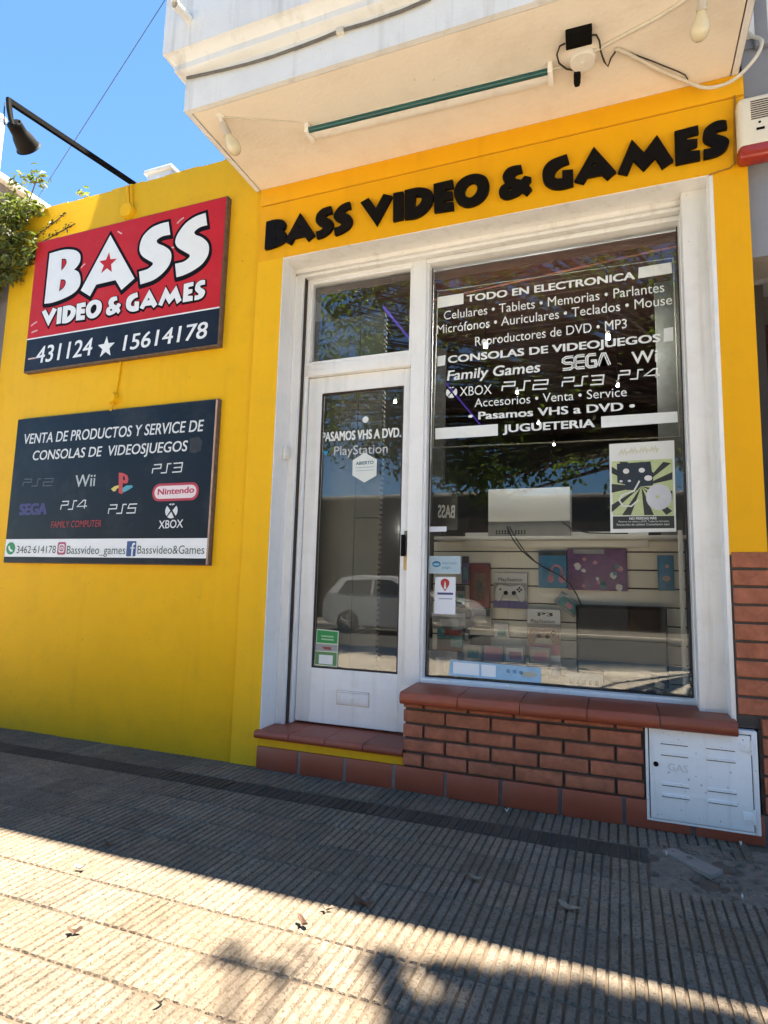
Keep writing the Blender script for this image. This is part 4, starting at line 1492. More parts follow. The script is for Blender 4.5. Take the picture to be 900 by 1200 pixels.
# ---- siren box
si = thing('alarm_siren', 'cream alarm siren box with a red lens fixed by the grey wall', 'alarm siren', (0.68, 0, 3.3))
m_ = MB()
sxa, sxb = 0.585, 0.845
m_.box(sxa, sxb, -0.085, -0.001, 3.205, 3.478, 0.026, 4)
m_.build('case', M['plastic'], si)
m_ = MB().box(sxa - 0.003, sxb + 0.003, -0.088, -0.002, 3.150, 3.232, 0.028, 4)
m_.build('lens', M['siren_red'], si)
m_ = MB()
for k in range(9):
    z = 3.345 + k * 0.0115
    m_.box(sxa + 0.055, sxb - 0.04, -0.0872, -0.084, z, z + 0.005)
m_.build('grille', M['dark_gap'], si)
m_ = MB().lathe((0.675, -0.0835, 3.325), (0, -1, 0), [(.006, 0), (.006, .003), (0, .003)], 12)
m_.box(0.660, 0.694, -0.0875, -0.084, 3.285, 3.297, 0.0)
m_.build('keyhole', M['black'], si)
tag(MB().tube([xx(861, 112, -.008), xx(860.5, 150, -.008), xx(860.5, 182, -.008), xx(861, 192, -.008), xx(855, 197, -.008), xx(842, 201, -.008), xx(831, 205, -.006)], 0.0042, 6).build('wire', mat('painted_wire', (0.33, 0.17, 0.02), 0.6, var=0.2)),
    'yellow painted wire running down beside the siren and along the lettering panel', 'wire')
# ---- doorbell push on the left reveal
X, Z = P(335, 531, 0.13)
tag(MB().box(OL + 0.004, OL + 0.032, 0.095, 0.158, Z - 0.045, Z + 0.045, 0.012, 3).box(OL + 0.028, OL + 0.038, 0.110, 0.142, Z - 0.022, Z + 0.022, 0.006, 2).build('doorbell', M['white_plastic']),
    'small white bell push on the left jamb of the doorway', 'doorbell')

# ---- gas meter cabinet
gc = thing('gas_cabinet', 'white enamel gas meter cabinet let into the brick base', 'gas cabinet', (0.325, 0, 0.04))
gx0, gx1, gz0, gz1 = 0.098, 0.548, 0.042, 0.474
m_ = MB()
GF = BY - 0.012
m_.box(gx0, gx0 + 0.012, GF, 0.03, gz0, gz1, 0.002)
m_.box(gx1 - 0.022, gx1, GF, 0.03, gz0, gz1, 0.002)
m_.box(gx0 + 0.012, gx1 - 0.022, GF, 0.03, gz0, gz0 + 0.010, 0.002)
m_.box(gx0 + 0.012, gx1 - 0.022, GF, 0.03, gz1 - 0.016, gz1, 0.002)
m_.build('frame', M['gas_door'], gc)
m_ = MB().box(gx0 + 0.010, gx1 - 0.020, GF + 0.010, 0.02, gz0 + 0.010, gz1 - 0.014)
m_.build('gap', M['dark_gap'], gc)
m_ = MB().box(gx0 + 0.0165, gx1 - 0.0265, GF - 0.006, 0.0, gz0 + 0.0135, gz1 - 0.0205, 0.003)
gdoor = m_.build('cabinet_door', M['gas_door'], gc)
lv = MB()
ld_ = MB()
for xa_, xb_ in ((0.160, 0.276), (0.345, 0.462)):
    for zc_ in (0.392, 0.343, 0.212, 0.163):
        lv.prism([(xa_, zc_ - .006), (xb_, zc_ - .006), (xb_ - .004, zc_ + .006), (xa_ + .004, zc_ + .006)], GF - 0.011, GF - 0.005)
        ld_.box(xa_ + .002, xb_ - .002, GF - 0.0068, GF - 0.0055, zc_ - .0105, zc_ - .0055)
lv.build('louvre', M['gas_door'], gdoor)
ld_.build('louvre_slot', M['dark_gap'], gdoor)
m_ = MB().lathe((0.140, GF - 0.0055, 0.292), (0, -1, 0), [(.011, 0), (.011, .004), (.006, .006), (0, .006)], 16)
m_.build('lock', M['black'], gdoor)
me = text_local('GAS', 0.190, 0.270, 0.272, 0.268, 0.032, bold=0.01)
lettering('painted_emboss_lettering', [me], GF - 0.0068, M['emboss_shade'], gdoor)  # flat letters; the grey paints in the shading of raised relief
m_ = MB()
for zc_ in (0.405, 0.118):
    m_.box(gx1 - 0.068, gx1 - 0.028, GF - 0.0095, GF - 0.005, zc_ - .018, zc_ + .018, .002)
    m_.tube([(gx1 - 0.024, GF - 0.008, zc_ - .03), (gx1 - 0.024, GF - 0.008, zc_ + .03)], 0.005, 8)
m_.build('hinge', M['gas_door'], gc)

# ================================================================ BEHIND THE DISPLAY GLASS
SLY = 0.74
M['slat'] = mat('slatwall_board', (0.84, 0.78, 0.66), 0.55, var=0.08, scale=3)
sl = MB()
z = 0.50
pitch = 0.1085
xs0, xs1 = -1.16, 0.36
zoff = P(540, 724, SLY)[1]
zz = zoff - pitch * 5
while zz < 1.40:
    za, zb = max(zz + 0.004, 0.50), min(zz + pitch - 0.004, 1.372)
    if zb - za > 0.01:
        sl.box(xs0, xs1, SLY, SLY + 0.016, za, zb, 0.002, 1)
    zz += pitch
slat = sl.build('slatwall', M['slat'])
tag(slat, 'pale slatwall board at the back of the window display', 'display board')
MB().box(xs0, xs1, SLY + 0.010, SLY + 0.02, 0.50, 1.372).build('slot_back', M['dark_gap'], slat)
shelf = tag(MB().box(-1.12, 0.36, 0.60, SLY + 0.25, 1.374, 1.396, 0.003).build('shelf', M['white_plastic']), 'white shelf across the display on top of the slatwall', 'shelf')
bx0 = P(545, 630, 0.70)[0]
bx1 = P(760, 630, 0.70)[0]
tag(MB().box(bx0, bx1, 0.70, 0.72, P(650, 641, .7)[1], P(650, 623.5, .7)[1], 0.002).build('shelf_rail', M['white_plastic']), 'broad white rail under the display shelf', 'rail')
tag(MB().box(-1.10, 0.335, 0.335, SLY - 0.002, 0.46, 0.50, 0.003).build('display_deck', M['room_wall']), 'grey deck board of the window display', 'display deck')


def R4(x0, x1, y0, y1, Y):
    """photo rectangle -> X0, X1, Z0, Z1 on plane Y"""
    xm, ym = (x0 + x1) / 2, (y0 + y1) / 2
    return P(x0, ym, Y)[0], P(x1, ym, Y)[0], P(xm, y1, Y)[1], P(xm, y0, Y)[1]


def pack(name, label, cat, rect, Y, th, material, group=None, bev=0.004):
    x0, x1, z0, z1 = R4(*rect, Y)
    o = MB().box(x0, x1, Y, Y + th, z0, z1, bev).build(name, material)
    tag(o, label, cat, group)
    return o, (x0, x1, z0, z1)


def sub(o, name, rect, Y, material, th=0.0015):
    x0, x1, z0, z1 = R4(*rect, Y)
    return MB().box(x0, x1, Y - th, Y + 0.0005, z0, z1).build(name, material, o)


mk = lambda n, col, r=0.4, **k: mat(n, col, r, **k)
pk_white = mk('card_white', (0.66, 0.65, 0.64), var=0.06, scale=30)
pk_red = mk('card_red', (0.24, 0.03, 0.03), var=0.2, scale=30)
pk_dark = mk('card_dark', (0.03, 0.028, 0.032), var=0.3, scale=40)
pk_pink = mk('card_pink', (0.55, 0.24, 0.30), var=0.15, scale=30)
pk_cream = mk('card_cream', (0.50, 0.43, 0.33), var=0.2, scale=40)
pk_violet = mk('card_violet', (0.09, 0.07, 0.25), var=0.15, scale=30)
pk_blue = mk('card_blue', (0.05, 0.22, 0.40), var=0.25, scale=22)
pk_teal = mk('card_teal', (0.08, 0.25, 0.26), var=0.3, scale=40)
pk_purple = mk('card_purple', (0.16, 0.06, 0.17), var=0.4, scale=25)
pk_grey = mk('card_grey', (0.3, 0.3, 0.32), var=0.2, scale=30)
plastic_clear = mk('clear_blister', (0.40, 0.38, 0.35), 0.15, var=0.2, scale=25)
PY = 0.70


def gamepad(o, cx, cy, w, Y, material, name='gamepad'):
    """a two-handled controller drawn round the pixel centre, w pixels wide"""
    X, Z = P(cx, cy, Y)
    s = (P(cx + w / 2, cy, Y)[0] - X)
    out = [(-.45, .42), (-.75, .46), (-.95, .2), (-1.0, -.35), (-.88, -.62), (-.68, -.55), (-.45, -.15), (0, -.2), (.45, -.15), (.68, -.55), (.88, -.62), (1.0, -.35), (.95, .2), (.75, .46), (.45, .42), (0, .36)]
    g_ = plate(name, [smooth_loop([(X + a * s, Z + b * s) for a, b in out], 4)], Y, 0.016, material, o, bevel=0.003)
    kn = MB()
    for dx in (-.28, .28):
        kn.lathe((X + dx * s, Y - 0.016, Z - .08 * s), (0, -1, 0), [(s * .15, 0), (s * .15, .006), (0, .007)], 14)
    for dx, dz in ((-.66, .16), (.66, .28), (.66, .04), (.54, .16), (.78, .16)):
        kn.lathe((X + dx * s, Y - 0.016, Z + dz * s), (0, -1, 0), [(s * .07, 0), (s * .07, .003), (0, .003)], 10)
    kn.build('thumb_sticks', M['black'], o)


# game controller in a white and violet pack
o, _ = pack('controller_pack', 'white gamepad in a boxed pack with a violet foot on the slatwall', 'controller pack', (578, 618, 671, 713), PY, 0.03, plastic_clear)
sub(o, 'header_card', (578.3, 617.6, 671.4, 683), PY, pk_white)
sub(o, 'footer_band', (578.3, 617.6, 704, 712.6), PY, pk_violet)
lettering('print', [text_px('PlayStation', (584, 681), (612, 681.5), 4.2, PY - 0.0022, bold=0.01)], PY - 0.0022, pk_dark, o)
gamepad(o, 598, 693.5, 34, PY, pk_white)
# second controller with a pink foot
o, _ = pack('controller_pack', 'boxed beige patterned gamepad with a white header and pink foot', 'controller pack', (617.5, 657, 714, 768), PY - .06, 0.03, plastic_clear)
sub(o, 'header_card', (618, 656.6, 714.4, 731), PY - .06, pk_white)
sub(o, 'footer_band', (618, 656.6, 755, 767.4), PY - .06, pk_pink)
gamepad(o, 637, 744, 36, PY - .06, mk('camo_shell', (0.32, 0.2, 0.14), var=0.6, scale=120))
lettering('print', [text_px('PlayStation', (622, 729.5), (650, 730.5), 4.0, PY - .0622, bold=0.01), text_px('P3', (630, 722), (648, 722.5), 4.5, PY - .0622, bold=0.03)], PY - .0622, pk_dark, o)
# red phone case pack
o, _ = pack('phone_case_pack', 'tall red boxed phone case hanging left of the violet-footed controller', 'phone case', (550, 574, 660, 716), PY, 0.025, pk_red)
x0, x1, z0, z1 = R4(554.5, 569.5, 671, 703, PY)
plate('case_window', [rrect(x0, x1, z0, z1, 0.012)], PY, 0.002, mk('case_brown', (0.19, 0.1, 0.075), 0.3, var=0.4, scale=60), o)
plate('camera_ring', [disc((x0 + x1) / 2, (z0 + z1) / 2, 0.018, 0.035)], PY - 0.002, 0.002, mk('case_green', (0.07, 0.08, 0.06), 0.4, var=0.3, scale=50), o)
# blister with dark accessory below it
o, _ = pack('blister_pack', 'clear blister pack with a black accessory under the red phone case', 'blister pack', (551, 576, 713, 738), PY - .02, 0.02, plastic_clear)
sub(o, 'accessory', (553, 574, 714, 722), PY - .02, pk_dark, 0.01)
sub(o, 'accessory', (555, 575, 734, 737.5), PY - .02, pk_dark, 0.006)
o, _ = pack('card_box', 'low black box standing under the clear blister pack', 'box', (551, 575, 746, 757), PY - .03, 0.02, pk_dark)
# headphones
o, _ = pack('headphone_box', 'blue box with pink headphones pictured on it', 'headphone box', (631, 664, 645, 689), PY, 0.05, pk_blue)
sub(o, 'header_card', (631.3, 663.7, 645.4, 651), PY, pk_dark)
X, Z = P(652, 672, PY)
s = 0.045
arc = [(X + s * 0.75 * math.cos(a), Z + s * 1.1 * math.sin(a)) for a in [math.radians(t) for t in range(-30, 211, 20)]]
plates('headphone_picture', [[stroke(arc, 0.014)], [disc(X - s * .75, Z - s * .75, .018, .024)], [disc(X + s * .72, Z - s * .75, .020, .026)]], PY - 0.0005, 0.002, pk_pink, o)
# big toy box
o, _ = pack('toy_box', 'large purple and pink printed toy box under the white shelf rail', 'toy box', (665, 735, 643, 692), PY, 0.06, pk_purple)
sub(o, 'header_card', (672, 708, 643.5, 649), PY, pk_grey)
rp = random.Random(8)
groups = {'a': [], 'b': [], 'c_': []}
for k in range(16):
    cx, cy = rp.uniform(670, 730), rp.uniform(655, 688)
    X, Z = P(cx, cy, PY)
    rr = rp.uniform(.008, .022)
    pts = [(X + rr * (0.7 + .5 * rp.random()) * math.cos(2 * PI * t / 9), Z + rr * (0.7 + .5 * rp.random()) * math.sin(2 * PI * t / 9)) for t in range(9)]
    groups[('a', 'b', 'c_')[k % 3]].append([pts])
for k, (gk, m_) in enumerate((('a', pk_pink), ('b', pk_white), ('c_', pk_teal))):
    plates('print_patch', groups[gk], PY - 0.0005 - k * .0008, 0.0007, m_, o)
# tilted little pack
X, Z = P(665.5, 708, PY - .03)
rot = Matrix.Translation((X, 0, Z)) @ Matrix.Rotation(math.radians(38), 4, 'Y')
o = tag(MB().box(-.075, .075, PY - .03, PY - .015, -.042, .042, .004, rot=rot).build('earphone_pack', pk_grey), 'small grey blister pack tilted above the monitor', 'earphone pack')
MB().box(-.055, .06, PY - .033, PY - .029, -.03, .03, .002, rot=rot).build('printed_card', pk_teal, o)
MB().box(-.01, .03, PY - .0345, PY - .032, -.02, .012, .001, rot=rot).build('printed_card', pk_pink, o)
# blue pack at the right
o, _ = pack('earphone_pack', 'narrow blue hanging pack near the right end of the slatwall', 'earphone pack', (771, 790, 651, 692), PY, 0.02, pk_blue)
X, Z = P(781, 678, PY)
plates('print_patch', [[disc(X, Z, .022, .016)], [disc(X + .005, Z + .07, .01, .01)]], PY - .0005, 0.0007, mk('skin_print', (0.5, 0.33, 0.27), 0.5, var=0.3, scale=70), o)
# dark game cases, lower left
o, _ = pack('game_case', 'dark game case with a red title band, lower left of the display', 'game case', (512, 542, 737, 764), PY - .12, 0.015, pk_teal)
sub(o, 'title_band', (521, 541.6, 737.4, 745), PY - .12, pk_red)
sub(o, 'cover_art', (512.5, 528, 748, 763), PY - .12, pk_dark)
sub(o, 'spine_band', (512.5, 541, 758, 763.6), PY - .1216, pk_red)
o, _ = pack('card_pack', 'beige card pack leaning in the lower left corner of the window', 'card pack', (502, 536, 763, 793), PY - .20, 0.012, pk_cream)
sub(o, 'printed_card', (511, 521, 770, 791), PY - .20, pk_white)
# row of four small cassette-like boxes
for x0, x1, col, lab in ((542, 565, pk_cream, 'cream'), (566.5, 590, pk_pink, 'rosy'), (591, 615, pk_white, 'white'), (620, 645, pk_cream, 'pale')):
    o, _ = pack('game_cartridge', {'cream': 'leftmost of the four small boxed cartridges in a row', 'rosy': 'second boxed cartridge from the left, with a rosy picture',
                                   'white': 'third boxed cartridge from the left, whitest of the row', 'pale': 'rightmost small boxed cartridge, set apart from the other three'}[lab],
                'game cartridge', (x0, x1, 756 + (x0 - 542) * .04, 776 + (x0 - 542) * .05), PY - .14, 0.02, pk_grey, 'small boxed cartridges along the display foot')
    ym = 756 + (x0 - 542) * .04
    sub(o, 'label_frame', (x0 + 2, x1 - 2, ym + 1.5, ym + 17), PY - .14, col)
    sub(o, 'label_picture', (x0 + 6, x1 - 4, ym + 6, ym + 15), PY - .142, pk_pink if lab != 'cream' else pk_teal)

for nm, lab, cat, rect, dy_, m_ in (
        ('cable_pack', 'narrow dark blue pack hanging left of the red phone case', 'cable pack', (541, 549, 652, 684), 0.0, pk_violet),
        ('earbud_pack', 'greyish clear earbud pack below the payment and pin stickers', 'earbud pack', (506, 545, 718, 737), -.05, plastic_clear),
        ('charger_pack', 'white charger in a clear bag beside the blister pack', 'charger pack', (579, 596, 730, 748), 0.0, pk_white),
        ('cable_bag', 'clear bag with a pale coiled cable right of the cartridges', 'cable bag', (643, 657, 768, 796), -.08, plastic_clear),
        ('adapter_pack', 'pale adapter pack behind the pin sticker edge', 'adapter pack', (534, 545, 686, 712), -.01, pk_grey),
        ('memory_pack', 'small black and red pack beside the dark game case', 'memory pack', (543, 550, 736, 752), -.03, pk_dark)):
    o, rc_ = pack(nm, lab, cat, rect, PY + dy_, 0.02, m_)
    x_0, x_1, y_0, y_1 = rect
    sub(o, 'header_card', (x_0 + .5, x_1 - .5, y_0 + .5, y_0 + (y_1 - y_0) * .25), PY + dy_, rp.choice((pk_white, pk_dark, pk_red)))
    sub(o, 'product', (x_0 + (x_1 - x_0) * .25, x_1 - (x_1 - x_0) * .2, y_0 + (y_1 - y_0) * .4, y_1 - (y_1 - y_0) * .15), PY + dy_, rp.choice((pk_dark, pk_white, pk_teal)), .006)

# ---- white appliance on the shelf
o, rc = pack('white_console', 'white boxy appliance standing on the display shelf', 'appliance', (572, 668, 572, 611), 0.62, 0.16, mat('appliance_white', (0.78, 0.79, 0.78), 0.25, var=0.03))
x0, x1, z0, z1 = rc
MB().box(x0, x1, 0.625, 0.77, 1.398, z0 - 0.002, 0.004).build('base_unit', mk('base_grey', (0.22, 0.22, 0.21), var=0.1, scale=20), o)
m_ = MB()
for k in range(9):
    for j in range(2):
        xk = x0 + 0.05 + k * 0.018 + (0.03 if k > 4 else 0)
        m_.box(xk, xk + 0.009, 0.623, 0.6255, 1.41 + j * .014, 1.42 + j * .014)
m_.build('vent_slots', M['black'], o)
# display cables
xd = lambda px, py, Y: Vector((P(px, py, Y)[0], Y, P(px, py, Y)[1]))
tag(MB().tube([xd(594, 617, .615), xd(601, 632, .60), xd(611, 645, .62), xd(624, 656, .66), xd(636, 664, .66), xd(655, 674, .62), xd(668, 684, .62), xd(676, 697, .63), xd(682, 711, .66)], 0.0045, 6)
    .tube([xd(597, 617, .615), xd(606, 633, .60), xd(614, 645, .62), xd(628, 659, .66)], 0.004, 6).build('cable', M['cable_black']), 'black cables hanging from the white appliance across the slatwall', 'cable')
tag(MB().tube([xd(659, 612, .615), xd(672, 621, .60), xd(690, 624.5, .59), xd(715, 625, .60), xd(736, 625, .62)], 0.004, 6).build('cable', M['cable_black']), 'black cable drooping along the shelf edge behind the poster', 'cable')

# ---- monitor
o, rc = pack('monitor', 'large dark flat screen standing at the right of the display', 'monitor', (675.5, 783, 711, 803), 0.60, 0.025, M['black'])
x0, x1, z0, z1 = rc
MB().box(x0 + .012, x1 - .012, 0.5985, 0.601, z0 + .018, z1 - .014).build('screen', mat('screen_glass', (0.012, 0.012, 0.013), 0.04, spec=0.5), o)
MB().box(x0 + .2, x1 - .2, 0.60, 0.70, 0.502, z0 + .01, .005).build('stand', M['black'], o)
o, rc = pack('recorder_box', 'small silver recorder box on the deck below the screen', 'recorder', (663, 706, 792, 807), 0.42, 0.12, mat('recorder_silver', (0.36, 0.38, 0.42), 0.4, var=0.15, scale=30))
m_ = MB()
for k in range(5):
    xk = rc[0] + .02 + k * .034
    m_.box(xk, xk + .018, 0.4175, 0.4205, rc[2] + .02, rc[3] - .02, .002)
m_.build('buttons', mk('button_dark', (0.12, 0.13, 0.16)), o)
X, Z = P(755, 790, .47)
m_ = MB().lathe((X, 0.47, 0.502), (0, 0, 1), [(0, 0), (.085, 0), (.095, .02), (.09, .055), (.06, .07), (0, .072)], 20)
tag(m_.build('seat_pad', mk('black_vinyl', (0.02, 0.02, 0.022), 0.5)), 'round black pad lying on the display deck right of the screen foot', 'pad')
X, Z = P(768, 797, .42)
m_ = MB().lathe((X, 0.42, 0.503), (0.25, 0.0, 1), [(0, 0), (.026, 0), (.026, .095), (.018, .095), (0, .09)], 18)
o = tag(m_.build('paper_roll', pk_cream), 'cream paper roll standing beside the black pad', 'paper roll')
MB().lathe((X + .006, 0.42, 0.526), (0.25, 0.0, 1), [(.0268, 0), (.0268, .012)], 18).lathe((X + .014, 0.42, 0.560), (0.25, 0.0, 1), [(.0268, 0), (.0268, .010)], 18).build('band', pk_dark, o)

pm = MB()
for k in range(3):
    pm.prism([(-1.09, 2.925 + k * .06), (0.345, 3.03 + k * .03), (0.345, 3.03 + k * .03 + .027), (-1.09, 2.925 + k * .06 + .056)], .40, .42)
tag(pm.build('pelmet', mat('pelmet_boards', (0.24, 0.075, 0.045), 0.55, var=0.25, scale=9)), 'reddish wooden pelmet boards across the top of the display window', 'pelmet')

# ---- thin display frame and post
m_ = MB()
FYD = 0.345
pts = [xd(513, 341, FYD), xd(789, 302, FYD), xd(797, 512, FYD), xd(507, 525, FYD)]
for a_, b_ in zip(pts, pts[1:] + pts[:1]):
    m_.tube([a_, b_], 0.0042, 6)
tag(m_.build('display_rail', mat('dull_rail', (0.22, 0.2, 0.16), 0.6)), 'thin cream rail outlining the upper display behind the lettered glass', 'display rail')
tag(MB().box(P(797.5, 720, .36)[0], P(803, 720, .36)[0], .355, .37, .502, 1.40, .002).build('display_post', M['white_plastic']), 'slim white upright post at the right of the display', 'post')
# bright side panel behind the right edge of the glass
tag(MB().box(P(770, 450, .62)[0], 0.5, .62, .64, 1.398, P(772, 330, .62)[1], .004).build('side_panel', mat('panel_grey', (0.10, 0.105, 0.10), 0.6, var=0.3, scale=14)), 'mottled grey panel behind the right side of the lettered glass', 'panel')
# mirrored lettering seen from behind on a dark banner
bn = tag(MB().box(P(506, 600, .50)[0], P(536, 600, .50)[0], .50, .506, P(520, 622, .5)[1] + .004, P(520, 572, .5)[1], .002).build('hanging_banner', mk('banner_dark', (0.05, 0.047, 0.045), var=0.2, scale=20)), 'small dark banner with reversed white letters behind the left edge of the glass', 'banner')
X0, Z0 = P(513, 607, .499)
X1, Z1 = P(533, 607.5, .499)
lettering('lettering', [text_local('BASS', X0, Z0, X1, Z1, 0.085, bold=0.03, mirror=True)], .4988, M['white_vinyl'], bn)

# ---- lit bulbs and LED strip inside the shop
M['lit_display'] = mat('lit_display_bulb', (0.9, 0.9, 0.9), 0.4, emit=(1.0, 0.96, 0.88), estr=360.0)
M['lit'] = mat('lit_bulb', (0.9, 0.9, 0.9), 0.4, emit=(1.0, 0.97, 0.9), estr=4.0)
for n_, (px, py, Y, lab) in enumerate(((569, 406, 2.2, 'lit white bulb inside, behind the word CONSOLAS'), (712.5, 396, 2.2, 'lit white bulb inside, behind the right half of VIDEOJUEGOS'),
                                       (606, 460, 3.3, 'lit white bulb inside, behind the PS2 mark'), (724, 452, 3.3, 'lit white bulb inside, behind the PS4 mark'),
                                       (631, 496, 4.3, 'lit white bulb inside, behind the word JUGUETERIA'), (649, 521, 4.8, 'lit white bulb inside, just below the word JUGUETERIA'),
                                       (508.5, 534, 4.6, 'lit white bulb inside at the left edge of the display glass'), (463, 471, 2.4, 'lit white bulb inside, high behind the door glass'))):
    Z = 2.95 - 0.04 * n_
    X, Y = PZ(px, py, Z)
    Y = max(0.9, min(5.2, Y)) if n_ > 1 else 0.45
    X, Z = P(px, py, Y)
    t = thing('pendant_bulb', lab, 'pendant bulb', (X, Y, Z), 'lit bulbs inside the shop')
    rr = 0.014 if n_ > 1 else 0.013
    MB().lathe((X, Y, Z - rr), (0, 0, 1), [(0, 0), (rr * .8, rr * .35), (rr, rr), (rr * .75, rr * 1.7), (rr * .4, rr * 2.4), (0, rr * 2.5)], 14).build('globe', M['lit'] if n_ > 1 else M['lit_display'], t)
    MB().tube([(X, Y, Z + rr * 1.3), (X, Y, Z + rr * 3.2)], 0.012, 8).build('socket', M['white_plastic'], t)
    MB().tube([(X, Y, Z + rr * 3), (X, Y, 3.158)], 0.003, 6).build('cord', M['cable_black'], t)
X, Y = PZ(449, 361, 3.135)
tag(MB().box(X - .004, X + .004, Y, Y + 3.6, 3.135, 3.155).build('led_strip', mat('led_violet', (0.2, 0.1, 0.6), 0.4, emit=(0.16, 0.09, 0.75), estr=0.035)), 'violet LED strip running back along the shop ceiling', 'LED strip')
X, Z = P(459, 620, 2.6)
tag(MB().box(X - .12, X + .16, 2.6, 2.63, Z - .01, Z + .02).build('tube_light', M['lit']), 'lit tube lamp deep inside behind the door glass', 'tube lamp')

# ---- stickers and posters on the glass
IG = GY - 0.0012


def sticker(name, label, quad, Y, material, cat='sticker'):
    me = to_wall(curve_mesh([PQ(quad, Y)], 0.0008), Y, 0.0008)
    me.materials.clear()
    me.materials.append(material)
    return tag(link(name, me), label, cat)


pp = sticker('poster', 'green and black rayed poster of tapes and a disc taped to the window', [(714, 520.5), (790, 516), (792.5, 623), (715.5, 624.5)], IG, mat('poster_paper', (0.68, 0.69, 0.66), 0.55, var=0.04), 'poster')
PI_ = IG - 0.001
qz = lambda x, y: (705 + x / 9.232, 505 + y / 9.232)
lime = mat('poster_lime', (0.47, 0.53, 0.27), 0.55, var=0.12, scale=40)
inkm = mat('poster_ink', (0.025, 0.03, 0.027), 0.5, var=0.2, scale=40)
plate('rayed_field', [PQ([qz(*p) for p in ((110, 330), (765, 300), (785, 915), (122, 915))], PI_)], PI_, 0.0004, lime, pp)
rays = []
cx, cy = 430, 600
edge = lambda a: (cx + (320 if math.cos(a) < 0 else 335) * max(-1, min(1, 1.35 * math.cos(a))), cy + (310 if math.sin(a) > 0 else 265) * max(-1, min(1, 1.35 * math.sin(a))))
for k in range(11):
    a0 = 2 * PI * k / 11 + 0.12
    a1 = a0 + 0.24
    p0, p1 = edge(a0), edge(a1)
    rays.append([PQ([qz(*p) for p in ((cx, cy), p0, p1)], PI_ - .0005)])
plates('rays', rays, PI_ - .0005, 0.0004, inkm, pp)
plate('tape_picture', [PQ([qz(*p) for p in ((165, 355), (530, 330), (545, 440), (560, 450), (555, 590), (420, 600), (390, 640), (265, 640), (255, 580), (170, 560))], PI_ - .001)], PI_ - .001, 0.0004, mat('tape_blue_black', (0.018, 0.028, 0.04), 0.5, var=0.3, scale=60), pp)
plates('tape_reels', [[[*PQ([qz(px + rx_ * math.cos(t * .5236), py + ry_ * math.sin(t * .5236)) for t in range(12)], PI_ - .0015)]] for px, py, rx_, ry_ in ((265, 435, 34, 28), (435, 425, 34, 26), (505, 510, 44, 30), (210, 545, 18, 12), (300, 540, 18, 12))], PI_ - .0015, 0.0004, pk_white, pp)
plates('disc_picture', [[[*PQ([qz(620 + 140 * math.cos(t * .2618), 715 + 140 * math.sin(t * .2618)) for t in range(24)], PI_ - .0015)], [*PQ([qz(605 + 20 * math.cos(t * .5236), 712 + 20 * math.sin(t * .5236)) for t in range(12)], PI_ - .0015)]]], PI_ - .0015, 0.0004, mat('disc_grey', (0.55, 0.56, 0.6), 0.35, var=0.1), pp)
plates('curl', [[stroke(PQ([qz(*p) for p in ((410, 540), (350, 650), (230, 690), (190, 750), (230, 810), (320, 815), (400, 745))], PI_ - .0015), .008)]], PI_ - .0015, 0.0004, pk_white, pp)
plate('text_band', [PQ([qz(*p) for p in ((122, 925), (785, 918), (788, 1052), (124, 1060))], PI_ - .001)], PI_ - .001, 0.0004, inkm, pp)
lettering('lettering', [text_px('NO PIERDAS MÁS', qz(300, 962), qz(595, 957), 3.0, PI_ - .002, bold=0.03), text_px('Pasamos tus videos a DVD. Todos los formatos', qz(185, 990), qz(730, 984), 2.0, PI_ - .002),
                        text_px('Recuerdos de calidad. Consultanos aquí', qz(165, 1025), qz(735, 1018), 2.4, PI_ - .002)], PI_ - .002, pk_white, pp)
plates('faded_title', [[stroke(PQ([qz(x + dx, y + dy) for dx, dy in ((0, 60), (25, 10), (40, 50), (60, 5), (75, 55), (95, 20))], PI_ - .0005), .010)] for x, y in ((190, 200), (300, 185), (410, 175), (520, 165))], PI_ - .0005, .0004, mat('faded_lime', (0.58, 0.58, 0.45), 0.6), pp)

st = sticker('payment_sticker', 'pale blue payment sticker with a handshake mark, at the left of the glass', [(503, 651.5), (540, 651.8), (540, 672.5), (502.5, 672)], IG, mat('pale_blue', (0.36, 0.47, 0.53), 0.5))
X, Z = P(511.5, 661, IG)
plate('oval_mark', [disc(X, Z, .026, .018)], IG - .0008, .0005, mat('deep_blue', (0.02, 0.12, 0.26), 0.5), st)
plate('oval_hands', [disc(X, Z - .002, .019, .007)], IG - .0014, .0005, mat('sky_blue', (0.2, 0.5, 0.62), 0.5), st)
lettering('lettering', [text_px('mercado', (518.5, 661.2), (535, 661.4), 3.3, IG - .001), text_px('pago', (518.5, 666.2), (528, 666.4), 3.3, IG - .001)], IG - .001, mat('text_blue', (0.03, 0.2, 0.34), 0.5), st)
st = sticker('pin_sticker', 'white upright sticker with a red drop-shaped pin on the left of the glass', [(510, 676), (534, 676.4), (533.5, 720), (508.8, 719.5)], IG, mat('sticker_white', (0.72, 0.74, 0.79), 0.5))
X, Z = P(521.5, 684, IG)
drop = smooth_loop([(X, Z + .030), (X - .022, Z + .020), (X - .026, Z - .002), (X - .012, Z - .028), (X, Z - .044, c), (X + .012, Z - .028), (X + .026, Z - .002), (X + .022, Z + .020)])
plate('red_pin', [drop], IG - .0008, .0005, mat('pin_red', (0.42, 0.02, 0.015), 0.4), st)
plate('pin_mark', [smooth_loop([(X - .006, Z - .030), (X - .003, Z + .0), (X, Z + .014), (X + .005, Z + .0), (X + .007, Z - .028)])], IG - .0014, .0005, pk_white, st)
plates('print_lines', [[PQ([(512.5, 694.2), (531, 694.6), (531, 697.2), (512.5, 696.8)], IG - .0008)], [PQ([(514, 701.2), (530, 701.5), (530, 702.3), (514, 702)], IG - .0008)]], IG - .0008, .0005, mat('text_navy', (0.05, 0.06, 0.2), 0.5, var=0.6, scale=300), st)
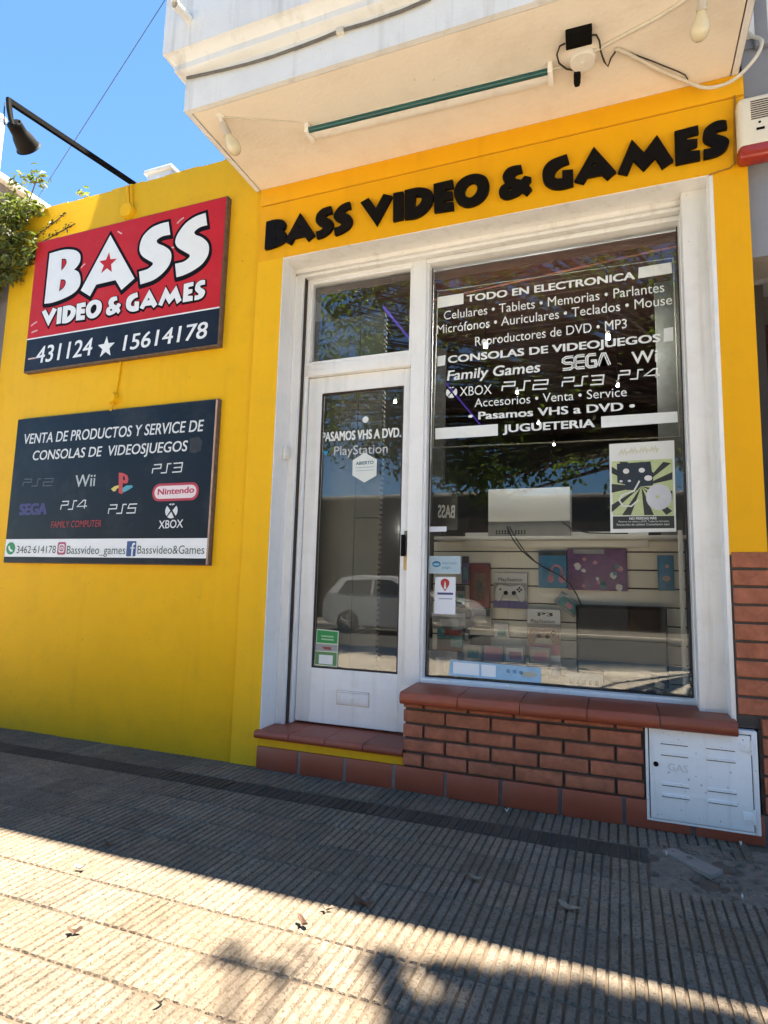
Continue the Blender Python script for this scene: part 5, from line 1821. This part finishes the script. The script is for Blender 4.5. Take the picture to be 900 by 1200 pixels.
sticker('label_sticker', 'small white strip label on the glass at the shelf line', [(503, 617.2), (523.3, 617), (523.3, 622.8), (503, 623.2)], IG, mat('label_white', (0.68, 0.7, 0.76), 0.5))
st = sticker('banner_sticker', 'long pale blue and white banner sticker along the foot of the glass', [(527.5, 772.8), (634, 782.5), (634, 800.5), (526, 791.5)], IG, mat('banner_blue', (0.30, 0.48, 0.62), 0.5, var=0.15, scale=20))
for a_, b_ in ((531, 561.5), (564, 581)):
    f_ = lambda x, u: (x, 772.8 + (x - 527.5) * 0.0905 + u)
    plate('white_box', [PQ([f_(a_, 2.5), f_(b_, 2.5), f_(b_, 16), f_(a_, 16)], IG - .0008)], IG - .0008, .0005, M['sign_white'], st)
X, Z = P(620, 790.5, IG)
plate('banner_print', [disc(X, Z, .045, .014)], IG - .0008, .0005, mat('banner_tan', (0.42, 0.4, 0.3), 0.5), st)
X, Z = P(603, 787, IG)
plates('banner_print', [[disc(X - .035, Z, .011)], [disc(X, Z, .011)], [disc(X + .035, Z - .003, .011)]], IG - .0008, .0005, mat('banner_deep', (0.12, 0.25, 0.42), 0.5), st)
# on the door
DT = DGY - 0.0018
hx = sticker('open_sticker', 'hexagonal white sticker reading ABIERTO on the door glass', [(427.5, 530.5), (441.8, 538.5), (441.2, 557.5), (427, 565.5), (413, 557), (413.4, 539.5)], DT, mat('sticker_pale', (0.66, 0.70, 0.68), 0.5))
lettering('lettering', [text_px('ABIERTO', (417, 545.2), (437.7, 543.6), 3.9, DT - .001, bold=0.03)], DT - .001, mat('text_teal', (0.03, 0.13, 0.17), 0.5), hx)
plates('line', [[stroke(PQ([(417, 548.3), (438, 547)], DT - .001), .0035)], [stroke(PQ([(417, 552), (438, 550.6)], DT - .001), .003)]], DT - .001, .0004, mat('line_teal', (0.2, 0.36, 0.4), 0.5), hx)
gn = sticker('notice', 'green and white notice in the lower corner of the door glass', [(371.3, 736.8), (397.3, 739.5), (395, 782), (368.3, 779)], DT, mat('notice_border', (0.52, 0.62, 0.45), 0.5), 'notice')
grn = mat('notice_green', (0.012, 0.26, 0.06), 0.5, var=0.08, scale=40)
plate('green_field', [PQ([(372.2, 738.2), (396, 740.6), (395.2, 754.6), (371.2, 752.8)], DT - .0008)], DT - .0008, .0005, grn, gn)
plate('white_field', [PQ([(369.4, 754), (395.4, 756), (394.8, 763.6), (369.3, 762.2)], DT - .0008)], DT - .0008, .0005, pk_grey, gn)
plate('green_field', [PQ([(369.8, 763.2), (394.6, 765), (394, 780.4), (369.2, 778)], DT - .0008)], DT - .0008, .0005, mat('notice_dull_green', (0.10, 0.24, 0.08), 0.5), gn)
plate('white_card', [PQ([(374, 767), (390.2, 768.2), (389.6, 779), (373.5, 777.6)], DT - .0014)], DT - .0014, .0005, M['sign_white'], gn)
plates('print_lines', [[PQ([(376.5, 744.3), (391, 745.4), (391, 747.2), (376.5, 746.1)], DT - .0014)], [PQ([(376.5, 748), (391, 749.1), (391, 750.9), (376.5, 749.8)], DT - .0014)]], DT - .0014, .0005, mat('notice_pale', (0.3, 0.55, 0.32), 0.5, var=0.5, scale=300), gn)
plate('print_mark', [PQ([(377, 757.5), (388, 758.4), (388, 761.6), (380, 761)], DT - .0014)], DT - .0014, .0005, pk_red, gn)

# ================================================================ NEIGHBOURS
nb = thing('neighbour_building', 'blue-grey plastered neighbour with a deep dark doorway at the right edge', 'building', (2.5, 0, 0))
m_ = MB()
m_.box(XR + 0.002, 9.0, 0.03, 0.5, 2.70, EAVE + 0.15)
m_.box(2.2, 9.0, 0.03, 0.5, -0.1, 2.70)
m_.build('wall', M['grey_wall'], nb)
MB().box(XR + 0.001, 9.0, 0.022, 0.5, EAVE + 0.15, 7.8).build('upper_wall', M['grey_wall'], nb)
MB().box(XR + 0.004, 9.0, -0.83, 0.02, 4.78, 4.93, 0.01).build('added_shade_slab', M['grey_wall'], nb)  # unseen slab added to carry the shadow edge on across the pavement
m_ = MB().box(XR + 0.003, 2.2, 0.9, 0.98, -0.1, 2.7)
for z in (0.3, 0.9, 1.5, 2.1):
    m_.box(0.8, 1.4, 0.88, 0.91, z, z + 0.48, 0.01)
m_.build('door', mat('neighbour_door', (0.05, 0.018, 0.015), 0.4, var=0.3, scale=6), nb)
MB().box(XR + 0.002, 2.2, 0.5, 0.95, 2.70, 2.75).build('porch_ceiling', mat('porch_grey', (0.13, 0.125, 0.12), 0.8, var=0.2), nb)  # ceiling in one dark grey
m_ = MB().box(XR + .06, XR + .12, -0.005, 0.03, 3.80, 4.2, .008)
tag(m_.build('cable_duct', M['grey_wall']), 'grey cable duct on the neighbour wall above the siren', 'cable duct')

lh_ = thing('neighbour_house', 'violet-grey plastered house beyond the left end of the yellow wall', 'house', (-6.5, 0, 0))
MB().box(-9.5, -4.535, 0.06, 5.5, -0.1, 3.80).build('wall', M['violet_wall'], lh_)
MB().box(-9.5, -4.86, 0.04, 5.5, 3.80, 4.40).build('parapet', M['violet_wall'], lh_)
MB().box(-9.5, -4.80, 0.0, 5.5, 4.40, 4.455, 0.006).build('coping', M['balcony'], lh_)
X, Z = P(1.5, 148, 0.5)
tag(MB().tube([(X - .03, 0.5, 4.3), (X - .03, 0.5, P(1, 140, .5)[1])], 0.045, 14).lathe((X - .03, .5, P(1, 141, .5)[1]), (0, 0, 1), [(.06, 0), (.06, .03), (.03, .06), (0, .06)], 14).build('vent_pipe', M['balcony']),
    'white vent pipe on the left house, at the very left edge', 'vent pipe')

# ---- overhead cable crossing the sky
a_, b_ = xx(60, 207, 1.2), xx(192, 0, 1.2)
dir_ = (b_ - a_)
b2 = a_ + dir_ * ((XL - a_.x) / dir_.x)
a2 = a_ - dir_ * 0.12
tag(MB().tube([a2 + (b2 - a2) * t - Vector((0, 0, 0.10 * t * (1 - t))) for t in [i / 10 for i in range(11)]], 0.004, 6).build('overhead_cable', mat('weathered_cable', (0.06, 0.07, 0.09), 0.7)),
    'thin dark cable crossing the blue sky from the vine up towards the upper storey', 'cable')


# ---- foliage helpers
def leaf_cloud(name, leaves, size, material, parent, rs, fold=0.25, droop=0.0):
    """leaves: list of (centre, normal hint, tint)"""
    V, F, T = [], [], []
    for cpos, hint, tn in leaves:
        s = size * rs.uniform(0.65, 1.3)
        nrm = (hint + Vector((rs.gauss(0, .55), rs.gauss(0, .55), rs.gauss(0, .55)))).normalized()
        ax_ = Vector((rs.gauss(0, 1), rs.gauss(0, 1), rs.gauss(0, 1) - droop))
        ax_ = (ax_ - nrm * ax_.dot(nrm))
        if ax_.length < 1e-3:
            continue
        ax_.normalize()
        sd = nrm.cross(ax_)
        i0 = len(V)
        lift = nrm * s * fold
        V += [cpos - ax_ * s, cpos - ax_ * s * .25 + sd * s * .48 + lift, cpos + ax_ * s * .35 + sd * s * .40 + lift, cpos + ax_ * s * 1.1,
              cpos + ax_ * s * .35 - sd * s * .40 + lift, cpos - ax_ * s * .25 - sd * s * .48 + lift, cpos + ax_ * s * .1]
        F += [(i0, i0 + 1, i0 + 6), (i0 + 1, i0 + 2, i0 + 6), (i0 + 2, i0 + 3, i0 + 6), (i0 + 3, i0 + 4, i0 + 6), (i0 + 4, i0 + 5, i0 + 6), (i0 + 5, i0, i0 + 6)]
        T += [tn] * 7
    return raw(name, [tuple(v) for v in V], F, material, parent, tints=T)


def leaf_mat(name, col, trans=0.35):
    m = mat(name, col, 0.45, attr='tint', spec=0.4)
    nt = m.node_tree
    N, L = nt.nodes, nt.links
    b = N['Principled BSDF']
    tl = N.new('ShaderNodeBsdfTranslucent')
    src = b.inputs['Base Color'].links[0].from_socket
    mul = N.new('ShaderNodeMix')
    mul.data_type = 'RGBA'
    mul.blend_type = 'MULTIPLY'
    mul.inputs[0].default_value = 1
    L.new(src, mul.inputs[6])
    mul.inputs[7].default_value = (1.5, 1.7, 0.55, 1)
    L.new(mul.outputs[2], tl.inputs[0])
    mx = N.new('ShaderNodeMixShader')
    mx.inputs[0].default_value = trans
    L.new(b.outputs[0], mx.inputs[1])
    L.new(tl.outputs[0], mx.inputs[2])
    L.new(mx.outputs[0], N['Material Output'].inputs[0])
    return m


M['vine_leaf'] = leaf_mat('vine_leaf', (0.115, 0.15, 0.045), 0.3)
M['tree_leaf'] = leaf_mat('tree_leaf', (0.115, 0.16, 0.045), 0.5)
M['bark'] = mat('bark', (0.13, 0.095, 0.07), 0.9, var=0.3, scale=12, bump=0.7, bscale=30)

# ---- vine over the left end of the wall
rv = random.Random(21)
vine = thing('vine', 'leafy creeper spilling over the left end of the yellow wall beside the red sign', 'vine', (-4.6, -0.05, 3.6))
lv_ = []


def vt():
    k = rv.uniform(0.55, 1.5)
    w = rv.uniform(0, 1)
    return (k * (0.9 + .5 * w), k, k * (1.0 - .3 * w))


for cxp, czp, rx, ry, rz, n in ((-4.98, 3.90, .30, .20, .24, 420), (-4.72, 3.98, .26, .20, .17, 360), (-4.62, 3.72, .20, .15, .26, 330), (-5.05, 3.55, .30, .20, .30, 360),
                                (-4.50, 3.98, .20, .16, .12, 200), (-4.44, 4.10, .08, .09, .20, 110), (-4.72, 3.42, .16, .12, .24, 240), (-4.80, 3.15, .13, .10, .22, 120),
                                (-4.36, 3.94, .20, .12, .08, 190), (-4.50, 3.80, .18, .10, .16, 260), (-4.46, 3.55, .17, .07, .22, 300), (-4.30, 3.62, .13, .03, .14, 120), (-4.28, 3.96, .12, .08, .05, 80), (-4.95, 3.75, .3, .22, .3, 400), (-4.7, 3.6, .22, .18, .3, 360)):
    for _ in range(int(n * .72)):
        while True:
            u = Vector((rv.uniform(-1, 1), rv.uniform(-1, 1), rv.uniform(-1, 1)))
            if 0.25 < u.length < 1:
                break
        u = u.normalized() * (u.length ** 0.5)
        p = Vector((cxp + u.x * rx, -0.06 + u.y * ry, czp + u.z * rz))
        if p.x > -4.53 and 0.0 < p.y < 0.27 and p.z < 3.99:
            p.y = -rv.uniform(0.0, 0.05)
        lv_.append((p, Vector((u.x * .4, u.y - .3, u.z + .7)), vt()))
# creeping shoots along the wall
shoots = []
lv2 = []
for pts in ([(34, 283), (48, 272), (62, 262), (76, 250)], [(32, 290), (52, 282), (70, 272), (88, 262)], [(28, 302), (40, 296), (46, 291)], [(12, 316), (24, 311), (42, 309)],
            [(14, 330), (20, 326), (28, 329)], [(12, 322), (22, 320), (30, 322)], [(44, 298), (40, 303), (36, 308)]):
    w3 = [xx(px, py, WLY - 0.008) for px, py in pts]
    shoots.append(w3)
    for a_, b_ in zip(w3, w3[1:]):
        for k in range(15):
            t = rv.random()
            p = a_ + (b_ - a_) * t + Vector((rv.gauss(0, .012), -rv.uniform(0, .018), rv.gauss(0, .016)))
            k_ = rv.uniform(.15, .45)
            lv2.append((p, Vector((0, -1, .3)), (k_ * 1.0, k_ * .9, k_)))
# the tall tip and a tuft further along the top
for px, py, n in ((44, 212, 26), (40, 205, 16), (51, 207, 10), (97, 229, 16)):
    p0 = xx(px, py, 0.05)
    for k in range(n):
        lv_.append((p0 + Vector((rv.gauss(0, .035), rv.gauss(0, .03), rv.gauss(0, .03))), Vector((0, -.3, .8)), vt()))
leaf_cloud('foliage', lv_, 0.027, M['vine_leaf'], vine, rv, droop=.5)
leaf_cloud('creeping_leaves', lv2, 0.013, M['vine_leaf'], vine, rv, droop=.5)
m_ = MB()
for w3 in shoots:
    m_.tube(w3, 0.004, 5)
for k in range(5):
    x = -4.95 + k * .085
    m_.tube([(x, -.02, 2.2 + .3 * rv.random()), (x + .03, -.03, 3.0), (x + rv.uniform(-.1, .1), -.06, 3.9)], [.012, .010, .005], 6)
m_.tube([(-4.47, 0.0, 3.9), (-4.43, 0.03, 4.1), xx(44, 207, .05)], 0.005, 5)
m_.build('stems', M['bark'], vine)

# ---- litter on the pavement
rl = random.Random(9)
lmats = [mat('dry_leaf', (0.10, 0.055, 0.035), 0.8, var=0.3, scale=60), mat('dry_leaf_pale', (0.26, 0.21, 0.15), 0.8, var=0.3, scale=60), mat('paper_scrap', (0.62, 0.6, 0.55), 0.7, var=0.1, scale=40)]


def scrap(name, px, py, size, mi, label, cat, ang=None, group=None):
    X, Y = PZ(px, py, 0.004)
    ang = rl.uniform(0, 6.3) if ang is None else ang
    n = 9
    top = []
    for k in range(n):
        t = 2 * PI * k / n
        r_ = size * (0.55 + 0.45 * abs(math.cos(t))) * rl.uniform(.75, 1.15)
        u, v = r_ * math.cos(t), r_ * .5 * math.sin(t)
        top.append((X + u * math.cos(ang) - v * math.sin(ang), Y + u * math.sin(ang) + v * math.cos(ang), 0.006 + rl.uniform(0, .012) + .010 * abs(math.cos(t))))
    V = [(X, Y, 0.005)] + top + [(X, Y, 0.0035)] + [(x, y, z - .0015) for x, y, z in top]
    F = [(0, 1 + k, 1 + (k + 1) % n) for k in range(n)] + [(n + 1, n + 2 + (k + 1) % n, n + 2 + k) for k in range(n)] + [(1 + k, n + 2 + k, n + 2 + (k + 1) % n, 1 + (k + 1) % n) for k in range(n)]
    tag(raw(name, V, F, lmats[mi]), label, cat, group)


scrap('dry_leaf', 87, 1094, .026, 0, 'dark dry leaf lying alone on the sunlit paving, lower left', 'leaf', .4)
scrap('dry_leaf', 355, 1084, .030, 0, 'curled dark leaf on the sunlit paving just beyond the shadow edge', 'leaf', 2.6)
scrap('dry_leaf', 384, 1067, .020, 1, 'small pale leaf in the sunlit strip nearest the shadow edge', 'leaf', .3)
scrap('dry_leaf', 425, 1060, .045, 0, 'broad dark brown leaf lying right on the shadow edge', 'leaf', -.1)
scrap('dry_leaf', 127, 992, .022, 0, 'dark leaf fragment in the shade near the left shadow edge', 'leaf', .2)
scrap('dry_leaf', 665, 1065, .042, 1, 'pale curled leaf in the shade below the brick base', 'leaf', -.2)
scrap('dry_leaf', 556, 1031, .040, 1, 'thin pale twig-like leaf in the middle of the shaded paving', 'leaf', -.25)
scrap('dry_leaf', 188, 1178, .016, 1, 'tiny pale leaf at the bottom of the sunlit paving', 'leaf')
scrap('paper_scrap', 93, 1019, .024, 2, 'white paper scrap in the sun at the left', 'paper scrap', .3)
scrap('paper_scrap', 594, 952, .012, 2, 'tiny white scrap beside the skirting tiles under the window', 'paper scrap')
scrap('paper_scrap', 441, 912, .010, 2, 'tiny white fleck on the paving below the door step', 'paper scrap')
scrap('paper_scrap', 781, 1003, .010, 2, 'white pebble-like scrap at the near edge of the bare soil', 'paper scrap')
scrap('paper_scrap', 870, 1054, .010, 2, 'white fleck at the near right corner of the bare soil', 'paper scrap')
scrap('paper_scrap', 868, 971 + 20, .008, 2, 'white fleck on the soil right of the loose slab', 'paper scrap')
# loose slab fragment on the soil
sp = [PZ(x, y, 0.03) for x, y in ((775, 990.5), (789, 987.5), (847, 1014), (833, 1021))]
m_ = MB()
lo_ = [m_.bm.verts.new((x, y, 0.0)) for x, y in sp]
hi_ = [m_.bm.verts.new((x, y, 0.009 + .002 * i)) for i, (x, y) in enumerate(sp)]
m_.bm.faces.new(hi_)
m_.bm.faces.new(lo_[::-1])
for i in range(4):
    m_.bm.faces.new((lo_[i], lo_[(i + 1) % 4], hi_[(i + 1) % 4], hi_[i]))
tag(m_.build('slab_fragment', mat('slab_grey', (0.25, 0.21, 0.18), 0.85, var=.15, scale=20, bump=.3)), 'narrow grey slab fragment lying on the bare soil below the gas cabinet', 'slab')
# crumbs of broken tile on the soil
m_ = MB()
for k in range(60):
    while True:
        x, y = rl.uniform(.08, .85), rl.uniform(-.62, -.08)
        if inside(x, y, soil_poly):
            break
    s = rl.uniform(.003, .011)
    m_.box(x - s, x + s, y - s * .7, y + s * .7, 0.0, .006 + s, .001, 1)
struct(m_.build('rubble', M['soil']), 'stuff')

# ================================================================ THE STREET BEHIND THE CAMERA (seen in the glass)
def tree(name, base, trunk_top, clumps, label, seed, leaf=0.062, dens=90):
    rs = random.Random(seed)
    t = thing(name, label, 'tree', base)
    base = Vector(base)
    trunk_top = Vector(trunk_top)
    m_ = MB()
    m_.tube([base, base + (trunk_top - base) * .35 + Vector((.06, .03, 0)), base + (trunk_top - base) * .7 + Vector((-.04, .02, 0)), trunk_top], [.2, .16, .14, .11], 12)
    lf = []
    for cpos, rad, n in clumps:
        cpos = Vector(cpos)
        md = trunk_top.lerp(cpos, .5) + Vector((rs.gauss(0, .15), rs.gauss(0, .15), .25))
        m_.tube([trunk_top - Vector((0, 0, .1)), md, cpos], [.06, .035, .012], 6)
        for _ in range(n):
            u = Vector((rs.gauss(0, .45), rs.gauss(0, .45), rs.gauss(0, .42)))
            if u.length > 1.15:
                continue
            p = cpos + u * rad
            k = rs.uniform(.5, 1.5)
            lf.append((p, Vector((0, 0, .6)) + u, (k, k * rs.uniform(.9, 1.1), k * .9)))
    m_.build('trunk', M['bark'], t)
    leaf_cloud('crown', lf, leaf, M['tree_leaf'], t, rs, droop=.8)
    return t


rt2 = random.Random(5)
clumps = []
for k in range(225):
    a = rt2.uniform(0, 2 * PI)
    h = rt2.uniform(-1, 1)
    rr = math.sqrt(max(0, 1 - h * h)) * rt2.uniform(.35, 1.0)
    clumps.append(((-2.1 + 4.7 * rr * math.cos(a), -6.1 + 1.35 * rr * math.sin(a), 5.2 + 2.3 * h), rt2.uniform(.32, .6), 66))
for px_, py_, pz_ in ((-1.6, -5.2, 2.75), (-1.9, -5.6, 2.45), (-.6, -5.0, 2.75), (.1, -5.1, 2.55), (.9, -5.4, 2.9), (-2.2, -5.8, 3.1)):
    clumps.append(((px_, py_, pz_), .34, 60))
# boughs reaching over the pavement towards the shop: they throw the dappled shade at the lower right
for gx_, gy_, rr, n_ in ((-.38, -1.44, .06, 26), (-.25, -1.43, .10, 90), (-.09, -1.42, .11, 120), (.09, -1.42, .11, 130), (.25, -1.40, .11, 130), (-.2, -1.57, .14, 170), (.05, -1.55, .16, 260), (.3, -1.52, .17, 280), (.45, -1.40, .12, 130),
                        (-.9, -1.56, .10, 3), (-1.02, -1.60, .09, 2), (-.64, -1.45, .05, 14), (-.50, -1.41, .045, 12), (-.55, -1.56, .05, 12), (.5, -1.7, .2, 240), (-.38, -1.58, .08, 40), (-.46, -1.66, .09, 50)):
    clumps.append(((gx_ + .32 * 8.2, gy_ + .083 * 8.2, 8.2), rr * 1.1, int(n_ * 2.0)))
tree('street_tree', (2.6, -6.2, -0.02), (2.2, -6.0, 3.2), clumps, 'leafy street tree by the kerb behind the viewer, reflected in the shop glass', 31)

# ---- parked hatchback across the street
def car(x0, yc, z0):
    t = thing('parked_car', 'white hatchback parked across the street, mirrored in the door glass', 'car', (x0 + 2, yc, z0))
    paint = mat('car_white', (0.45, 0.455, 0.46), 0.2, coat=0.5)
    dkg = mat('car_glass', (0.02, 0.022, 0.025), 0.05)
    side = [(0.0, .45), (0.02, .85), (.12, 1.02), (.45, 1.40), (.9, 1.48), (1.9, 1.47), (2.7, 1.05), (3.7, .90), (3.98, .70), (4.0, .35), (3.6, .22), (3.55, .22), (.4, .22), (.1, .28)]
    bm = bmesh.new()
    secs = []
    for yy, k in ((-.84, 0.0), (-.80, .015), (-.5, .03), (.5, .03), (.80, .015), (.84, 0.0)):
        row = []
        for sx, sz in side:
            inset = 0.0
            if sz > .95:
                inset = (sz - .95) / .5 * .2
            yv = yy * (1 - inset) if abs(yy) > .7 else yy
            row.append(bm.verts.new((x0 + sx, yc + yv, z0 + sz + k)))
        secs.append(row)
    n = len(side)
    for a, b in zip(secs, secs[1:]):
        for i in range(n):
            f = bm.faces.new((a[i], b[i], b[(i + 1) % n], a[(i + 1) % n]))
            f.smooth = True
    bm.faces.new(secs[0])
    bm.faces.new(secs[-1][::-1])
    bmesh.ops.recalc_face_normals(bm, faces=bm.faces[:])
    me = bpy.data.meshes.new('body')
    bm.to_mesh(me)
    bm.free()
    me.materials.append(paint)
    link('body', me, t)
    for s in (1, -1):
        yw = yc + s * .765
        bmg = MB()
        for poly in ([(.42, 1.02), (.62, 1.36), (1.35, 1.40), (1.35, 1.02)], [(1.42, 1.02), (1.42, 1.40), (1.88, 1.39), (2.45, 1.06), (2.4, 1.02)]):
            v0 = [bmg.bm.verts.new((x0 + a, yc + s * (.845 - max(0, (b - .95)) / .5 * .168), z0 + b)) for a, b in poly]
            v1 = [bmg.bm.verts.new((x0 + a, yc + s * (.835 - max(0, (b - .95)) / .5 * .168), z0 + b)) for a, b in poly]
            bmg.bm.faces.new(v0)
            bmg.bm.faces.new(v1[::-1])
            for i in range(4):
                bmg.bm.faces.new((v0[i], v0[(i + 1) % 4], v1[(i + 1) % 4], v1[i]))
        bmg.build('side_window', dkg, t)
        for wx in (.75, 3.2):
            w_ = MB().lathe((x0 + wx, yc + s * .70, z0 + .30), (0, s, 0), [(0, 0), (.30, 0), (.305, .03), (.305, .14), (.28, .165), (.2, .165), (0, .15)], 24)
            tyre = w_.build('wheel', mat('tyre', (0.02, 0.02, 0.02), 0.8), t)
            w_ = MB()
            for k in range(5):
                a = 2 * PI * k / 5 + .3
                w_.tube([(x0 + wx, yc + s * .872, z0 + .30), (x0 + wx + .19 * math.cos(a), yc + s * .868, z0 + .30 + .19 * math.sin(a))], .028, 6)
            w_.build('rim', M['steel'], tyre)
        MB().box(x0 - .015, x0 + .10, *sorted((yc + s * .58, yc + s * .80)), z0 + .80, z0 + .98, .02).build('tail_light', mat('tail_red', (0.25, 0.01, 0.01), 0.2), t)


car(-7.3, -11.6, -0.13)


def facade(name, label, x0, x1, h, color, openings, y0=-15.5, depth=7):
    t = thing(name, label, 'building', ((x0 + x1) / 2, y0 - 1, 0))
    wm = mat(name + '_wall', color, 0.75, var=0.08, scale=.8, dirt=tuple(v * .5 for v in color), dirt_amt=.4, dirt_scale=.7)
    xs = x0
    m_ = MB()
    for a, b, za, zb in openings:
        m_.box(xs, a, y0 - .3, y0, -.1, h)
        m_.box(a, b, y0 - .3, y0, zb, h)
        if za > 0:
            m_.box(a, b, y0 - .3, y0, -.1, za)
        xs = b
    m_.box(xs, x1, y0 - .3, y0, -.1, h)
    m_.box(x0, x1, y0 - depth, y0 - .31, -.1, h - .3)
    m_.build('wall', wm, t)
    MB().box(x0 - .01, x1 + .01, y0 - .34, y0 + .06, h, h + .12, .01).build('coping', M['concrete'], t)
    for a, b, za, zb in openings:
        if za > 0:
            o = MB().box(a, b, y0 - .22, y0 - .18, za, zb).build('window', mat('far_window', (0.04, 0.045, 0.05), 0.1), t)
            MB().box(a - .05, b + .05, y0 - .1, y0 + .05, za - .08, za - .002).build('sill', M['concrete'], t)
        else:
            MB().box(a, b, y0 - .22, y0 - .16, max(za, -.02), zb).build('door', mat('far_door', (0.12, 0.07, 0.04), 0.5, var=.2), t)


facade('grey_house', 'low grey house across the street', -3.2, 2.4, 3.95, (0.11, 0.10, 0.09), [(-2.2, -1.0, 1.0, 2.3), (0.2, 1.1, -.02, 2.2)])
facade('brown_house', 'low brown house across the street, left of the grey one', -10.5, -3.25, 4.1, (0.10, 0.08, 0.062), [(-9.3, -8.0, 1.0, 2.3), (-6.6, -5.6, -.02, 2.2)])
facade('tan_house', 'dark tan house across the street, right of the grey one', 2.45, 11.5, 4.6, (0.10, 0.075, 0.06), [(4.0, 5.4, 1.0, 2.3), (7.2, 8.2, -.02, 2.2)])
facade('far_house', 'grey-beige house far along the opposite side of the street', -22, -10.55, 3.8, (0.55, 0.52, 0.48), [(-18, -16.5, 1.0, 2.3)])
facade('brick_house', 'brick-red house at the far right of the opposite side', 11.55, 24, 4.3, (0.3, 0.16, 0.11), [(14, 15.5, 1.0, 2.3)])
